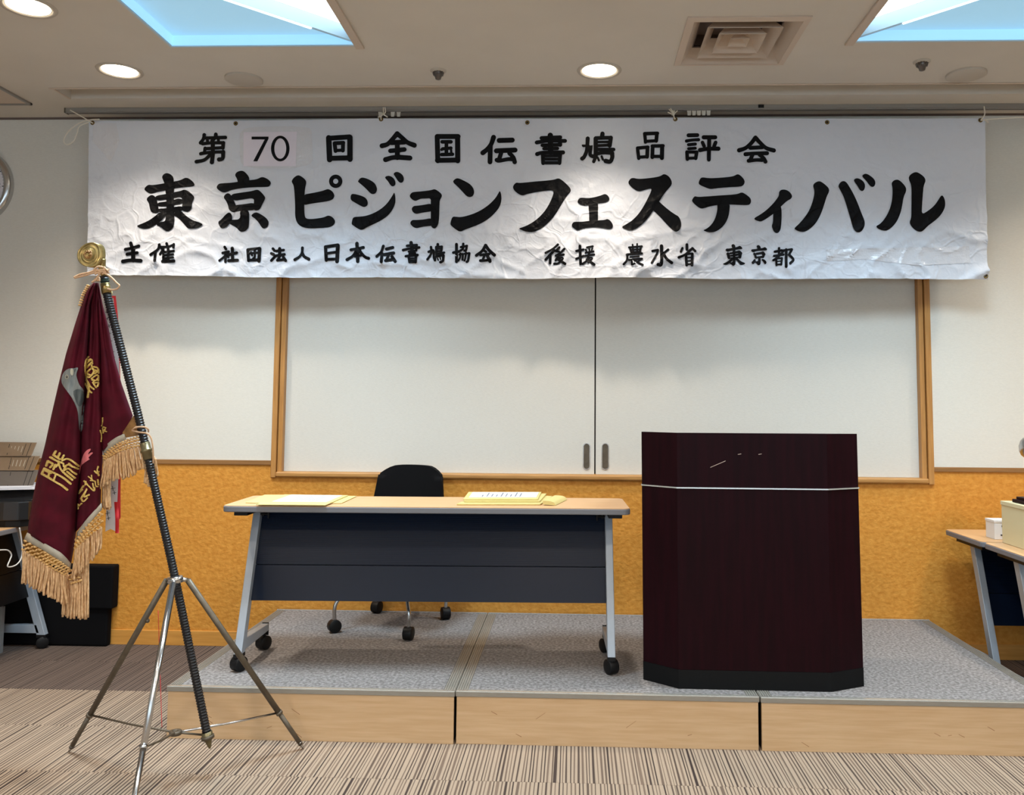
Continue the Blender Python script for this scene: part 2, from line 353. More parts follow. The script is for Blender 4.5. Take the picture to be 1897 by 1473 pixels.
for k, x in enumerate((-2.6, 2.6)):  # unseen windows, added behind the camera for frontal fill
    c = MB(); c.box((x-1.65, YB, .95), (x+1.65, YB+.02, 2.55)); wn_ = struct(c, 'window_%d' % (9+k), 'dim_sky')
    for a, b in (((x-1.72, .88), (x+1.72, .95)), ((x-1.72, 2.55), (x+1.72, 2.62)), ((x-1.72, .95), (x-1.65, 2.55)), ((x+1.65, .95), (x+1.72, 2.55)), ((x-.03, .95), (x+.03, 2.55))):
        c = MB(); c.box((a[0], YB, a[1]), (b[0], YB+.06, b[1])); link(c, 'window_frame', 'wood', wn_, .003)
# sliding screen in the back wall: frames, two panels, ledge
c = MB(); c.box((-1.75, YW+.075, .95), (2.02, YW+.1, 2.7)); struct(c, 'window_1', 'dark')
win = c
wo = bpy.data.objects['window_1']
for x0, x1 in ((-1.782, -1.752), (2.018, 2.050)):
    c = MB(); c.box((x0, YW-.022, .972), (x1, YW+.02, 2.66)); link(c, 'outer_frame', 'wood', wo, .003)
for x0, x1 in ((-1.749, -1.720), (1.986, 2.015)):
    c = MB(); c.box((x0, YW-.008, 1.0), (x1, YW+.08, 2.66)); link(c, 'inner_frame', 'wood', wo, .003)
c = MB(); c.box((-1.752, YW-.030, .976), (2.018, YW+.08, 1.006)); link(c, 'sill', 'wood_h', wo, .010, seg=4)
c = MB(); c.box((-1.752, YW-.022, 2.63), (2.018, YW+.08, 2.66)); link(c, 'head_rail', 'wood_h', wo, .003)
for x0, x1, hx, yy in ((-1.72, .113, .068, .028), (.121, 1.986, .177, .034)):
    c = MB(); c.box((x0, YW+yy, 1.006), (x1, YW+.07, 2.64)); pn = link(c, 'sliding_panel', 'panel', wo, .001)
    def slot(w_, h_, n=10):
        q = []
        for sgn, a0 in ((1, 0), (-1, PI)):
            for k in range(n+1):
                a = a0+PI*k/n; q.append((hx+w_*math.cos(a), 1.110+sgn*h_+w_*math.sin(a)))
        return q
    ot, it = slot(.022, .056), slot(.017, .056)
    n = len(ot); c = MB()
    c.add([(x, YW+yy-.004, z) for x, z in ot]+[(x, YW+yy-.004, z) for x, z in it]+[(x, YW+yy+.001, z) for x, z in ot]+[(x, YW+yy+.012, z) for x, z in it],
          [(i, (i+1) % n, (i+1) % n+n, i+n) for i in range(n)]+[(i, (i+1) % n, (i+1) % n+2*n, i+2*n) for i in range(n)]+[(i+n, (i+1) % n+n, (i+1) % n+3*n, i+3*n) for i in range(n)])
    link(c, 'finger_pull', 'steel', pn, label='chrome recessed finger pull')
    c = MB(); c.add([(x, YW+yy-.0015, z) for x, z in it], [tuple(range(n))]); link(c, 'pull_recess', 'tubesteel', pn)
# ================================================================== CEILING THINGS
lampn = ['lit ceiling downlight at left, nearest the banner', 'lit ceiling downlight above the middle of the banner', 'lit downlight right of the picture', 'lit ceiling downlight in the top left corner', 'lit downlight beyond the right skylight']
offn = ['%s downlight in the %s row of the room behind the view' % (c_, r_) for r_ in ('nearest', 'second', 'third') for c_ in ('left', 'middle', 'right')]
for (x, y), lb in zip(DL+DL_OFF, lampn+offn):
    vis = lb is not None and x < 2
    t = thing('downlight', (x, y, ZC), lb or 'lit round recessed downlight farther back in the room', 'ceiling light', 'recessed downlights')
    c = MB(); c.lathe((x, y, ZC), (0, 0, -1), [(-.03, .088), (.001, .092), (.006, .098), (.006, .112), (0, .116), (-.001, .116)], 32); link(c, 'trim_ring', 'plate', t)
    c = MB(); c.lathe((x, y, ZC-.001), (0, 0, 1), [(0, 0), (0, .088), (.002, .088), (.002, 0)], 32); link(c, 'diffuser', 'lampglow', t)
for x, y, lb in ((-1.781, 4.449, 'round flush ceiling plate at left, before the banner rail'), (2.02, 4.44, 'round flush ceiling plate at right, below the skylight')):
    c = MB(); c.lathe((x, y, ZC), (0, 0, -1), [(0, .098), (.010, .098), (.012, .094), (.012, 0)], 36); link(c, 'ceiling_plate', 'plate', label=lb, cat='ceiling plate')
for k, (x, y, lb) in enumerate(((-.72, 4.353, 'small sprinkler head in the middle of the ceiling'), (1.727, 4.272, 'small sprinkler head under the right skylight'))):
    t = thing('sprinkler_head', (x, y, ZC), lb, 'sprinkler')
    c = MB(); c.lathe((x, y, ZC), (0, 0, -1), [(0, .042), (.004, .042), (.010, .030), (.010, 0)], 24); link(c, 'escutcheon', 'plate', t)
    c = MB(); c.lathe((x, y, ZC), (0, 0, -1), [(.010, .026), (.022, .026), (.030, .018), (.046, .014), (.050, .004), (.050, 0)], 18)
    for q in range(12):
        a = 2*PI*q/12; c.cyl((x+.028*math.cos(a), y+.028*math.sin(a), ZC-.009), (x+.024*math.cos(a), y+.024*math.sin(a), ZC-.026), .003, n=5)
    link(c, 'nozzle', 'sprk', t)
# air vent
vx, vy, hv = .768, 4.02, .275
t = thing('ceiling_vent', (vx, vy, ZC), 'square four-way air diffuser between the skylights', 'air vent')
def ring(mb, h0, z0, h1, z1, th=.004):
    for a in range(4):
        R_ = Matrix.Rotation(a*PI/2, 3, 'Z'); o_ = Vector((vx, vy, 0))
        P4 = [Vector((-h0, -h0, z0)), Vector((h0, -h0, z0)), Vector((h1, -h1, z1)), Vector((-h1, -h1, z1))]
        mb.hexa([o_+R_@p for p in P4], [o_+R_@(p+Vector((0, 0, th))) for p in P4])
c = MB(); ring(c, hv, ZC-.006, hv-.032, ZC-.012, .006); ring(c, hv-.03, ZC-.012, hv-.085, ZC+.062); link(c, 'frame', 'vent', t)
for h0, h1, dz, hh in ((.172, .115, -.008, .075), (.110, .055, -.010, .075), (.045, .02, -.004, .03)):
    c = MB(); ring(c, h0, ZC+dz, h1, ZC+dz+hh, .003); link(c, 'louver', 'vent', t)
c = MB(); c.box((vx-.055, vy-.055, ZC+.064), (vx+.055, vy+.055, ZC+.067)); link(c, 'centre_plate', 'vent', t)
c = MB(); c.box((vx-.22, vy-.22, ZC+.12), (vx+.22, vy+.22, ZC+.13))
for a_, b_ in (((-.27, -.27), (-.19, .27)), ((.19, -.27), (.27, .27)), ((-.19, -.27), (.19, -.19)), ((-.19, .19), (.19, .27))): c.box((vx+a_[0], vy+a_[1], ZC+.055), (vx+b_[0], vy+b_[1], ZC+.12))
link(c, 'duct', 'ductpaint', t)
# access hatch at left edge
t = thing('ceiling_hatch', (-3.45, 4.55, ZC), 'framed square ceiling hatch at the left edge', 'hatch')
hx0, hx1, hy0, hy1 = -3.78, -3.172, 4.22, 4.815
c = MB()
for a, b in (((hx0, hy1-.018), (hx1, hy1)), ((hx0, hy0), (hx1, hy0+.018)), ((hx0, hy0), (hx0+.018, hy1)), ((hx1-.018, hy0), (hx1, hy1))): c.box((*a, ZC-.012), (*b, ZC))
link(c, 'frame', 'rail', t, .002)
c = MB(); c.box((hx0+.018, hy0+.018, ZC-.006), (hx1-.018, hy1-.018, ZC)); link(c, 'panel', 'vent', t)
# skylights: wells with a diagonal fin, blue half and bright half
def skylight(n, x0, x1, y0, y1, mir, full=True):
    w_ = bpy.data.objects.new('window_%d' % n, None)
    c = MB(); H1, H2 = .052, .16
    for a, b in (((x0-.012, y0-.012), (x1+.012, y0)), ((x0-.012, y1), (x1+.012, y1+.012))): c.box((*a, ZC-.004), (*b, ZC+H2+.02))
    for a, b in (((x0-.012, y0), (x0, y1)), ((x1, y0), (x1+.012, y1))): c.box((*a, ZC-.004), (*b, ZC+H2+.02))
    root = struct(c, 'window_%d' % n, 'wellpaint')
    # raised outer frame on bright side
    xs = x1 if not mir else x0; s = 1 if not mir else -1
    c = MB(); c.box((min(xs, xs+s*.04), y0, ZC-.012), (max(xs, xs+s*.04), y1+.03, ZC)); link(c, 'frame_strip', 'vent', root, .002)
    X = lambda u: (x0+u*(x1-x0)) if not mir else (x1-u*(x1-x0))
    # diagonal runs from near wall corner (u=1,y1) back to (u=0,y0)
    # low sloped blue half: triangle (u0,y0),(u0,y1),(u1,y1)
    A, B_, D = Vector((X(0), y0, 0)), Vector((X(0), y1, 0)), Vector((X(1), y1, 0))
    c = MB(); c.add([A+Vector((0, 0, ZC+H1)), B_+Vector((0, 0, ZC+H1)), D+Vector((0, 0, ZC+H1)), (A+D)/2+Vector((0, 0, ZC+H1+.045))], [(0, 1, 3), (1, 2, 3)])
    link(c, 'blue_pane', 'blue_sky', root, recalc=False)
    # lip panels, blue daylight put in as their own glow
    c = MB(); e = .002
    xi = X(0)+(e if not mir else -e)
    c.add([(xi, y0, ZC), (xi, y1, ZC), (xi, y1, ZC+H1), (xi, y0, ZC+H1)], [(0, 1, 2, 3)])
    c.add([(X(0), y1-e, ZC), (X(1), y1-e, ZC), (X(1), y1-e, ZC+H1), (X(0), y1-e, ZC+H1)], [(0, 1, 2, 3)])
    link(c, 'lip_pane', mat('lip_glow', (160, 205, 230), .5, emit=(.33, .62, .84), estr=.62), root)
    # fin, with bluish light put in as a faint glow
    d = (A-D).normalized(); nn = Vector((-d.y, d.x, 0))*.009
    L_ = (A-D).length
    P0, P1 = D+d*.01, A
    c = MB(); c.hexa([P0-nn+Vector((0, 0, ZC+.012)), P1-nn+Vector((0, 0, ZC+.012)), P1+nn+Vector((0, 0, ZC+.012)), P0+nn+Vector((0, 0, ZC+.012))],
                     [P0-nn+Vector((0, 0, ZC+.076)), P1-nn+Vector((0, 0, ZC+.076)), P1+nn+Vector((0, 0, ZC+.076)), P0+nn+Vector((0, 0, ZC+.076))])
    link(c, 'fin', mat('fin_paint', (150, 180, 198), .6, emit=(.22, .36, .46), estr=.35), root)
    Q0 = D+d*(L_*.18)
    nn = nn*.5
    c = MB(); c.hexa([Q0-nn+Vector((0, 0, ZC+.006)), P1-nn+Vector((0, 0, ZC+.006)), P1+nn+Vector((0, 0, ZC+.006)), Q0+nn+Vector((0, 0, ZC+.006))],
                     [Q0-nn+Vector((0, 0, ZC+.0118)), P1-nn+Vector((0, 0, ZC+.0118)), P1+nn+Vector((0, 0, ZC+.0118)), Q0+nn+Vector((0, 0, ZC+.0118))])
    link(c, 'light_strip', 'led', root)
    # bright glass
    c = MB(); c.add([A+Vector((0, 0, ZC+.082)), D+Vector((0, 0, ZC+.082)), Vector((X(1), y0, ZC+.082))], [(0, 1, 2)])
    link(c, 'bright_pane', 'white_sky', root, recalc=False)
skylight(2, *SK[0], SKY0, SKY1, False); skylight(3, *SK[1], SKY0, SKY1, True)
n = 4
for y0, y1 in SKB:
    for k in (0, 1): skylight(n, *SK[k], y0, y1, bool(k)); n += 1
for y0, y1 in rows:
    for k in (0, 1):
        xm = SK[k][0]*.4+SK[k][1]*.6 if k == 0 else SK[k][0]*.6+SK[k][1]*.4
        l = area('skylight_daylight', (xm, (y0+y1)/2, ZC-.01), .55, .6, P_SKY, COOL)
# ================================================================== STAGE
UX = [(-1.718, -.4965), (-.4935, .766), (.771, 2.0)]
for k, ((x0, x1), lb) in enumerate(zip(UX, ('left unit of the low stage, grey felt top and beech front', 'middle unit of the low stage, grey felt top and beech front', 'right unit of the low stage, under the lectern'))):
    dy = (0, .006, .0)[k]; y0, y1 = SY0+dy, SY1
    t = thing('stage_platform', ((x0+x1)/2, (y0+y1)/2, 0), lb, 'stage platform', 'low stage units')
    c = MB(); c.box((x0+.004, y0+.006, 0), (x1-.004, y0+.022, SH-.022)); link(c, 'front_panel', 'stagewood', t, .001)
    c = MB()
    for a, b in (((x0+.004, y0+.022), (x0+.02, y1)), ((x1-.02, y0+.022), (x1-.004, y1)), ((x0+.02, y1-.016), (x1-.02, y1))): c.box((*a, 0), (*b, SH-.022))
    link(c, 'side_panel', 'black', t, .001)  # black colour stands in for shade in the joints between units
    c = MB(); c.box((x0+.05, y0+.03, SH-.02), (x1-.05, y1-.012, SH-.001)); link(c, 'felt_top', 'felt', t)
    c = MB(); c.box((x0, y0, SH-.022), (x1, y0+.020, SH-.001)); link(c, 'front_trim', 'alu', t, .002)
    c = MB(); c.box((x0+.001, y0+.004, SH-.001), (x1-.001, y0+.009, SH+.0016)); link(c, 'bright_edge', 'line', t)
    c = MB(); c.box((x0+.001, y1-.010, SH+.0005), (x1-.001, y1-.002, SH+.0035)); link(c, 'bright_edge', 'line', t)
    c = MB(); c.box((x0, y1-.012, SH-.022), (x1, y1, SH+.001)); link(c, 'back_trim', 'alu', t, .001)
    c = MB(); c.box((x0+.05, y0+.018, SH-.021), (x1-.05, y0+.033, SH-.0015)); link(c, 'inner_trim', 'alu', t, .001)
    for sx in (x0, x1-.05):
        c = MB(); c.box((sx, y0+.02, SH-.022), (sx+.05, y1-.012, SH-.003))
        for q in range(5): c.box((sx+.003+q*.0098, y0+.02, SH-.003), (sx+.0085+q*.0098, y1-.012, SH-.0002))
        link(c, 'side_trim', 'alu', t)
    # scuffs
    for q in range(5):
        xx = rnd(x0+.1, x1-.1); zz = rnd(.03, .15); a = rnd(-.03, .03)
        c = MB(); c.add([(xx, y0+.0055, zz), (xx+.012+abs(a), y0+.0055, zz+a), (xx+.013+abs(a), y0+.0055, zz+a+.002), (xx, y0+.0055, zz+.002)], [(0, 1, 2, 3)])
        link(c, 'scuff', 'dado', t)
# ================================================================== TABLES
def caster(mb_w, mb_f, p, zb, ang=0):
    x, y, z = p                                # p: point on floor under the wheel; zb: mounting height
    R_ = Matrix.Rotation(ang, 3, 'Z')
    for s in (-.013, .013):
        o_ = R_@Vector((s, 0, 0)); ax = R_@Vector((1, 0, 0))
        mb_w.lathe(Vector((x, y, z+.031))+o_, ax, [(-.009, 0), (-.009, .026), (-.006, .031), (.006, .031), (.009, .026), (.009, 0)], 20)
    mb_f.box((x-.006, y-.008, z+.02), (x+.006, y+.008, z+.062))
    o_ = R_@Vector((0, .016, 0))
    mb_f.lathe((x, y, z+.033), R_@Vector((1, 0, 0)), [(-.026, 0), (-.026, .018), (-.022, .0335), (.022, .0335), (.026, .018), (.026, 0)], 18)
    mb_f.cyl((x, y, z+.055), (x, y, zb), .009, n=10)
def folding_table(x, y, z, rot, L_, D_, label, group, panel='navy', H=.735, lean=.21):
    """origin: centre of the front long edge on the floor; +y local away from the front"""
    t = thing('folding_table', (x, y, z), label, 'table', group)
    R_ = Matrix.Rotation(rot, 3, 'Z'); O = Vector((x, y, z))
    def W(mb): mb.v = [tuple(O+R_@Vector(p)) for p in mb.v]; return mb
    def rr(x0, y0, x1, y1, r, n=5):
        q = []
        for cx, cy, a0 in ((x1-r, y0+r, -PI/2), (x1-r, y1-r, 0), (x0+r, y1-r, PI/2), (x0+r, y0+r, PI)):
            for k in range(n+1): a = a0+PI/2*k/n; q.append((cx+r*math.cos(a), cy+r*math.sin(a)))
        return q
    c = MB(); c.prism(rr(-L_/2+.003, .003, L_/2-.003, D_-.003, .03), H-.004, H+.0005); link(W(c), 'table_top', 'tabletop', t)
    c = MB(); c.prism(rr(-L_/2, 0, L_/2, D_, .032), H-.028, H-.002); link(W(c), 'edge_band', 'edge', t, .004)
    fy, ry = .055, D_-.035                     # front and rear caster lines
    ty = fy+lean
    for s in (-1, 1):
        xp = s*(L_/2-.082)
        c = MB(); a = .022; b = .0175
        c.hexa([(xp-b, fy-.022, .075), (xp+b, fy-.022, .075), (xp+b, fy+.028, .075), (xp-b, fy+.028, .075)],
               [(xp-b, ty-.022, H-.03), (xp+b, ty-.022, H-.03), (xp+b, ty+.028, H-.03), (xp-b, ty+.028, H-.03)])
        lg = link(W(c), 'leg', 'greysteel', t, .003)
        c = MB(); c.hexa([(xp-b, fy+.01, .085), (xp+b, fy+.01, .085), (xp+b, ry+.02, .085), (xp-b, ry+.02, .085)],
                         [(xp-b, fy+.03, .135), (xp+b, fy+.03, .135), (xp+b, ry+.02, .118), (xp-b, ry+.02, .118)]); link(W(c), 'foot_bar', 'greysteel', t, .003)
        c = MB(); c.box((xp-.018, fy-.026, .060), (xp+.018, fy+.03, .078)); link(W(c), 'foot_cap', 'black', t, .002)
        c = MB(); c.box((xp-.016, ry+.018, .062), (xp+.016, ry+.026, .122)); link(W(c), 'end_cap', 'black', t, .002)
        for yy in (fy, ry):
            cw, cf = MB(), MB(); caster(cw, cf, (xp, yy, 0), .09, .5*s)
            cf_ = link(W(cf), 'caster', 'black', t, .002); link(W(cw), 'wheel', 'black', cf_)
        c = MB(); c.box((xp-.05 if s < 0 else xp-.012, .07, H-.052), (xp+.012 if s < 0 else xp+.05, D_-.08, H-.028)); c.box((xp-s*.028-.006, ty-.03, H-.075), (xp-s*.028+.006, ty+.03, H-.03))
        c.cyl((xp-s*.06, ty-.028, H-.065), (xp-s*.01, ty-.028, H-.065), .005, n=8); c.box((xp-s*.055-.004, ty-.034, H-.085), (xp-s*.055+.004, ty-.022, H-.03))
        link(W(c), 'hinge_bracket', 'black', t, .002)
    xa = L_/2-.096
    def pl(zz): return fy+.012+lean*(zz-.075)/(H-.105)
    for nm, z0, z1, rib in (('upper_panel', .445, H-.03, True), ('lower_panel', .290, .441, False)):
        c = MB()
        c.hexa([(-xa, pl(z0), z0), (xa, pl(z0), z0), (xa, pl(z0)+.012, z0), (-xa, pl(z0)+.012, z0)],
               [(-xa, pl(z1), z1), (xa, pl(z1), z1), (xa, pl(z1)+.012, z1), (-xa, pl(z1)+.012, z1)])
        if rib:
            nr = 30
            for k in range(nr):
                za = z0+.004+(z1-z0-.01)*k/nr; zb = za+.0036
                c.hexa([(-xa, pl(za)-.0022, za), (xa, pl(za)-.0022, za), (xa, pl(za)+.002, za), (-xa, pl(za)+.002, za)],
                       [(-xa, pl(zb)-.0022, zb), (xa, pl(zb)-.0022, zb), (xa, pl(zb)+.002, zb), (-xa, pl(zb)+.002, zb)])
        link(W(c), nm, panel, t)
    c = MB(); z0, z1 = .425, .460; c.hexa([(-xa, pl(z0)+.013, z0), (xa, pl(z0)+.013, z0), (xa, pl(z0)+.017, z0), (-xa, pl(z0)+.017, z0)], [(-xa, pl(z1)+.013, z1), (xa, pl(z1)+.013, z1), (xa, pl(z1)+.017, z1), (-xa, pl(z1)+.017, z1)]); link(W(c), 'panel_joint', 'dark', t)  # dark strip in place of the shade behind the panel gap
    return t
r0 = math.radians(1.9)
folding_table(-.664, 3.885, SH, r0, 1.83, .43, 'long folding table with beech top and navy front panel on the stage', 'folding tables')
folding_table(2.055+.915, 4.500, 0, 0, 1.83, .45, 'folding table at right beside the stage, nearer the back wall', 'folding tables')
folding_table(2.055+.915, 4.040, 0, 0, 1.83, .45, 'folding table at right, its top seen in front of the other', 'folding tables')
folding_table(-2.985, 4.125, 0, PI/2, 1.83, .57, 'light topped folding table at the left edge, under the printer', 'folding tables', panel='black')
# ================================================================== CHAIR
ccx, ccy, ca = -.985, 4.735, math.radians(-16)
t = thing('office_chair', (ccx, ccy, SH), 'black office chair on casters behind the long table', 'chair')
RC = Matrix.Rotation(ca, 3, 'Z'); OC = Vector((ccx, ccy, SH))
def WC(mb): mb.v = [tuple(OC+RC@Vector(p)) for p in mb.v]; return mb
c = MB(); rows_ = []
for side in (0, 1):
    for i in range(13):
        v = i/12; z = .50+.345*v; row = []
        for j in range(15):
            u = j/14*2-1; hw = (.235-.045*v)*(1-.0)
            zz = z-(.028*max(0, abs(u)-.55)**1.5/.3 if v > .9 else 0)-(.02*abs(u)**3 if v > .9 else 0)
            row.append((u*hw, .170+.05*v-.035*u*u+(.035 if side else 0)*(1-.3*abs(u)**4), zz))
        rows_.append(row)
c.grid(rows_[:13]); c.grid(rows_[13:])
A_, B2 = rows_[:13], rows_[13:]
c.grid([A_[-1], B2[-1]]); c.grid([A_[0], B2[0]]); c.grid([[r[0] for r in A_], [r[0] for r in B2]]); c.grid([[r[-1] for r in A_], [r[-1] for r in B2]])
link(WC(c), 'backrest', 'fabricblack', t)
c = MB(); c.prism([(-.22, -.22), (.22, -.22), (.235, -.1), (.22, .2), (-.22, .2), (-.235, -.1)], .42, .475); link(WC(c), 'seat', 'fabricblack', t, .02, seg=3)
c = MB()
for s in (-.19, .19): c.tube(bez([(s, .12, .43), (s, .23, .45), (s*1.05, .245, .55)], 6), .011, 8)
link(WC(c), 'back_support', 'black', t)
for sx, sy in ((-1, -1), (1, -1), (1, 1), (-1, 1)):
    c = MB(); x_, y_ = sx*.215, sy*.225
    c.tube(bez([(sx*.10, sy*.10, .42), (sx*.14, sy*.15, .36), (sx*.195, sy*.205, .19), (x_, y_, .13), (x_, y_, .05)], 8), .0105, 10); link(WC(c), 'leg', 'steel', t)
    cw, cf = MB(), MB(); caster(cw, cf, (x_, y_, 0), .07, sx*.4+sy*.3); f_ = link(WC(cf), 'caster', 'black', t, .002); link(WC(cw), 'wheel', 'black', f_)
# ================================================================== LECTERN
t = thing('lectern', (.77, 4.1, SH), 'tall dark mahogany lectern with a pale metal stripe', 'lectern')
pb = [(.305, 3.900), (.445, 3.785), (1.085, 3.780), (1.246, 3.862), (1.215, 4.30), (.362, 4.30)]
pt = [(.297, 3.900), (.441, 3.785), (1.083, 3.780), (1.238, 3.862), (1.205, 4.30), (.360, 4.30)]
def loft(mb, z0, z1, ex=0):
    def at(z):
        k = (z-SH)/(1.295-SH); cx, cy = .77, 4.05; q = []
        for (a, b), (c_, d_) in zip(pb, pt):
            x, y = a+(c_-a)*k, b+(d_-b)*k
            q.append((x+(ex if x > cx else -ex), y+(ex if y > cy else -ex), z))
        return q
    lo_, hi_ = at(z0), at(z1); n = len(lo_)
    mb.add(lo_+hi_, [tuple(range(n))[::-1], tuple(range(n, 2*n))]+[(i, (i+1) % n, (i+1) % n+n, i+n) for i in range(n)])
    return mb
link(loft(MB(), SH, SH+.078, .001), 'kick_base', 'podkick', t)
link(loft(MB(), SH+.078, 1.056), 'body', 'podium', t, .001)
link(loft(MB(), 1.056, 1.0615, .003), 'metal_stripe', 'line', t)
c = loft(MB(), 1.0615, 1.295)
n = 6
for i in (4, 5, 10, 11):
    if c.v[i][2] > 1.2: c.v[i] = (c.v[i][0], c.v[i][1], 1.17)
link(c, 'desk_top', 'podium', t, .001)
for a, b in (((1316, 866), (1344, 854)), ((1367, 842), (1373, 841)), ((1405, 842), (1411, 841))):
    p, q = oy(*a, 3.7805), oy(*b, 3.7805); c = MB(); e = Vector((0, -.0006, .0012))
    c.hexa([p-e, q-e, q+Vector((0, -.001, -.0012)), p+Vector((0, -.001, -.0012))], [p+Vector((0, 0, .0012)), q+Vector((0, 0, .0012)), q+Vector((0, -.001, .0012)), p+Vector((0, -.001, .0012))])
    link(c, 'scratch', 'scratch', t)
# ================================================================== RAIL AND BANNER
YB_ = 4.90
t = thing('curtain_rail', (-.2, YB_+.01, ZC), 'long grey curtain rail under the ceiling above the banner', 'curtain rail')
x0, x1 = -3.02, 4.6
c = MB(); c.box((x0, YB_-.012, ZC-.022), (x1, YB_+.028, ZC)); link(c, 'track', 'rail', t, .002)
c = MB(); c.box((x0, YB_-.008, ZC-.029), (x1, YB_+.000, ZC-.022)); c.box((x0, YB_+.014, ZC-.029), (x1, YB_+.022, ZC-.022)); link(c, 'lower_lip', 'rail', t)
c = MB(); c.box((x0-.008, YB_-.014, ZC-.030), (x0, YB_+.030, ZC)); link(c, 'end_cap', 'tubesteel', t, .002)
for px in (727, 738, 1277, 1286, 1295, 1304, 1313, 1247, 704):
    p = oy(px, 212, YB_); c = MB(); zt_ = ZC-.022
    c.extr([(p.x-.013, YB_+.005, zt_), (p.x+.013, YB_+.005, zt_), (p.x+.009, YB_+.005, zt_-.034), (p.x-.009, YB_+.005, zt_-.034)], (0, .005, 0))
    g = link(c, 'curtain_glider', 'string', t, .001)
p = oy(1409, 197, YB_); c = MB(); c.box((p.x-.016, YB_-.018, ZC-.020), (p.x+.016, YB_-.012, ZC-.002)); link(c, 'joint_clip', 'black', t, .001)
YBN = 4.865
# banner surface: u along width, v down; ripples and creases grow to the bottom
TLp, TRp, BRp, BLp = oy(165, 224, YBN), oy(1825, 219, YBN), oy(1830, 517, YBN), oy(164, 511, YBN)
topmid = lambda u: .010*math.sin(u*PI)-.010*abs(math.sin(u*PI*3))*.6
def vnoise(x, z, seed=0):
    def h(i, j): return (math.sin(i*127.1+j*311.7+seed*74.7)*43758.5453) % 1
    i, j = math.floor(x), math.floor(z); fx, fz = x-i, z-j; fx = fx*fx*(3-2*fx); fz = fz*fz*(3-2*fz)
    return (h(i, j)*(1-fx)+h(i+1, j)*fx)*(1-fz)+(h(i, j+1)*(1-fx)+h(i+1, j+1)*fx)*fz
def bdepth(x, z):
    v = min(1, max(0, (3.06-z)/.92))
    d = .012*v*math.sin(x*2.1+.6)+.006*v*math.sin(x*5.3)
    a = abs(vnoise(x*3.1+z*1.3, z*5.5-x*1.4, 1)-.5)*2; b = abs(vnoise(x*7-z*5, z*8+x*3, 2)-.5)*2; e = abs(vnoise(x*15, z*14+x*6, 3)-.5)*2
    f = abs(vnoise(x*4.2-z*6, z*3+x*2.5, 5)-.5)*2
    cr = (1-a)**7*.012+(1-b)**7*.011+(1-f)**10*.013+(1-e)**5*.0035
    return -d-cr*(.16+1.15*v*v)
t = thing('event_banner', (TLp+TRp)/2, 'wide white cloth banner with black Japanese lettering along the wall', 'banner')
NU, NV = 400, 72; rows_ = []
for i in range(NV+1):
    v = i/NV; row = []
    for j in range(NU+1):
        u = j/NU; a = TLp.lerp(TRp, u); b = BLp.lerp(BRp, u)
        p = a.lerp(b, v); p.z += (1-v)*topmid(u)+v*(-.006*math.sin(u*PI)+.003*math.sin(u*23))
        p.y = YBN+bdepth(p.x, p.z); row.append(p)
    rows_.append(row)
c = MB(); c.grid(rows_); cl = link(c, 'cloth', 'banner', t, recalc=False)
bv = BVHTree.FromPolygons([Vector(p) for p in c.v], [list(f) for f in c.f])
def chaikin(P, it=2):
    for _ in range(it):
        Q = []
        for i in range(len(P)):
            a, b = P[i], P[(i+1) % len(P)]
            Q += [(a[0]*.75+b[0]*.25, a[1]*.75+b[1]*.25), (a[0]*.25+b[0]*.75, a[1]*.25+b[1]*.75)]
        P = Q
    return P
def stroke_poly(w, pts, n=7):
    if len(pts) > 2:
        q = bez([(x, y, 0) for x, y in pts], 5); pts = [(p.x, p.y) for p in q]
    L_, R_ = [], []; m_ = len(pts); r = w/2
    for i in range(m_):
        a = pts[max(0, i-1)]; b = pts[min(m_-1, i+1)]; dx, dy = b[0]-a[0], b[1]-a[1]; l = math.hypot(dx, dy) or 1
        k = 1+.12*abs(2*i/(m_-1)-1)**2-.04; nx, ny = -dy/l*r*k, dx/l*r*k
        L_.append((pts[i][0]+nx, pts[i][1]+ny)); R_.append((pts[i][0]-nx, pts[i][1]-ny))
    def cap(p, q, sgn):
        cx, cy = (p[0]+q[0])/2, (p[1]+q[1])/2; a0 = math.atan2(p[1]-cy, p[0]-cx); rr = math.hypot(p[0]-cx, p[1]-cy)
        return [(cx+rr*math.cos(a0-PI*k/n), cy+rr*math.sin(a0-PI*k/n)) for k in range(1, n)]
    return L_+cap(L_[-1], R_[-1], 1)+R_[::-1]+cap(R_[0], L_[0], 1)
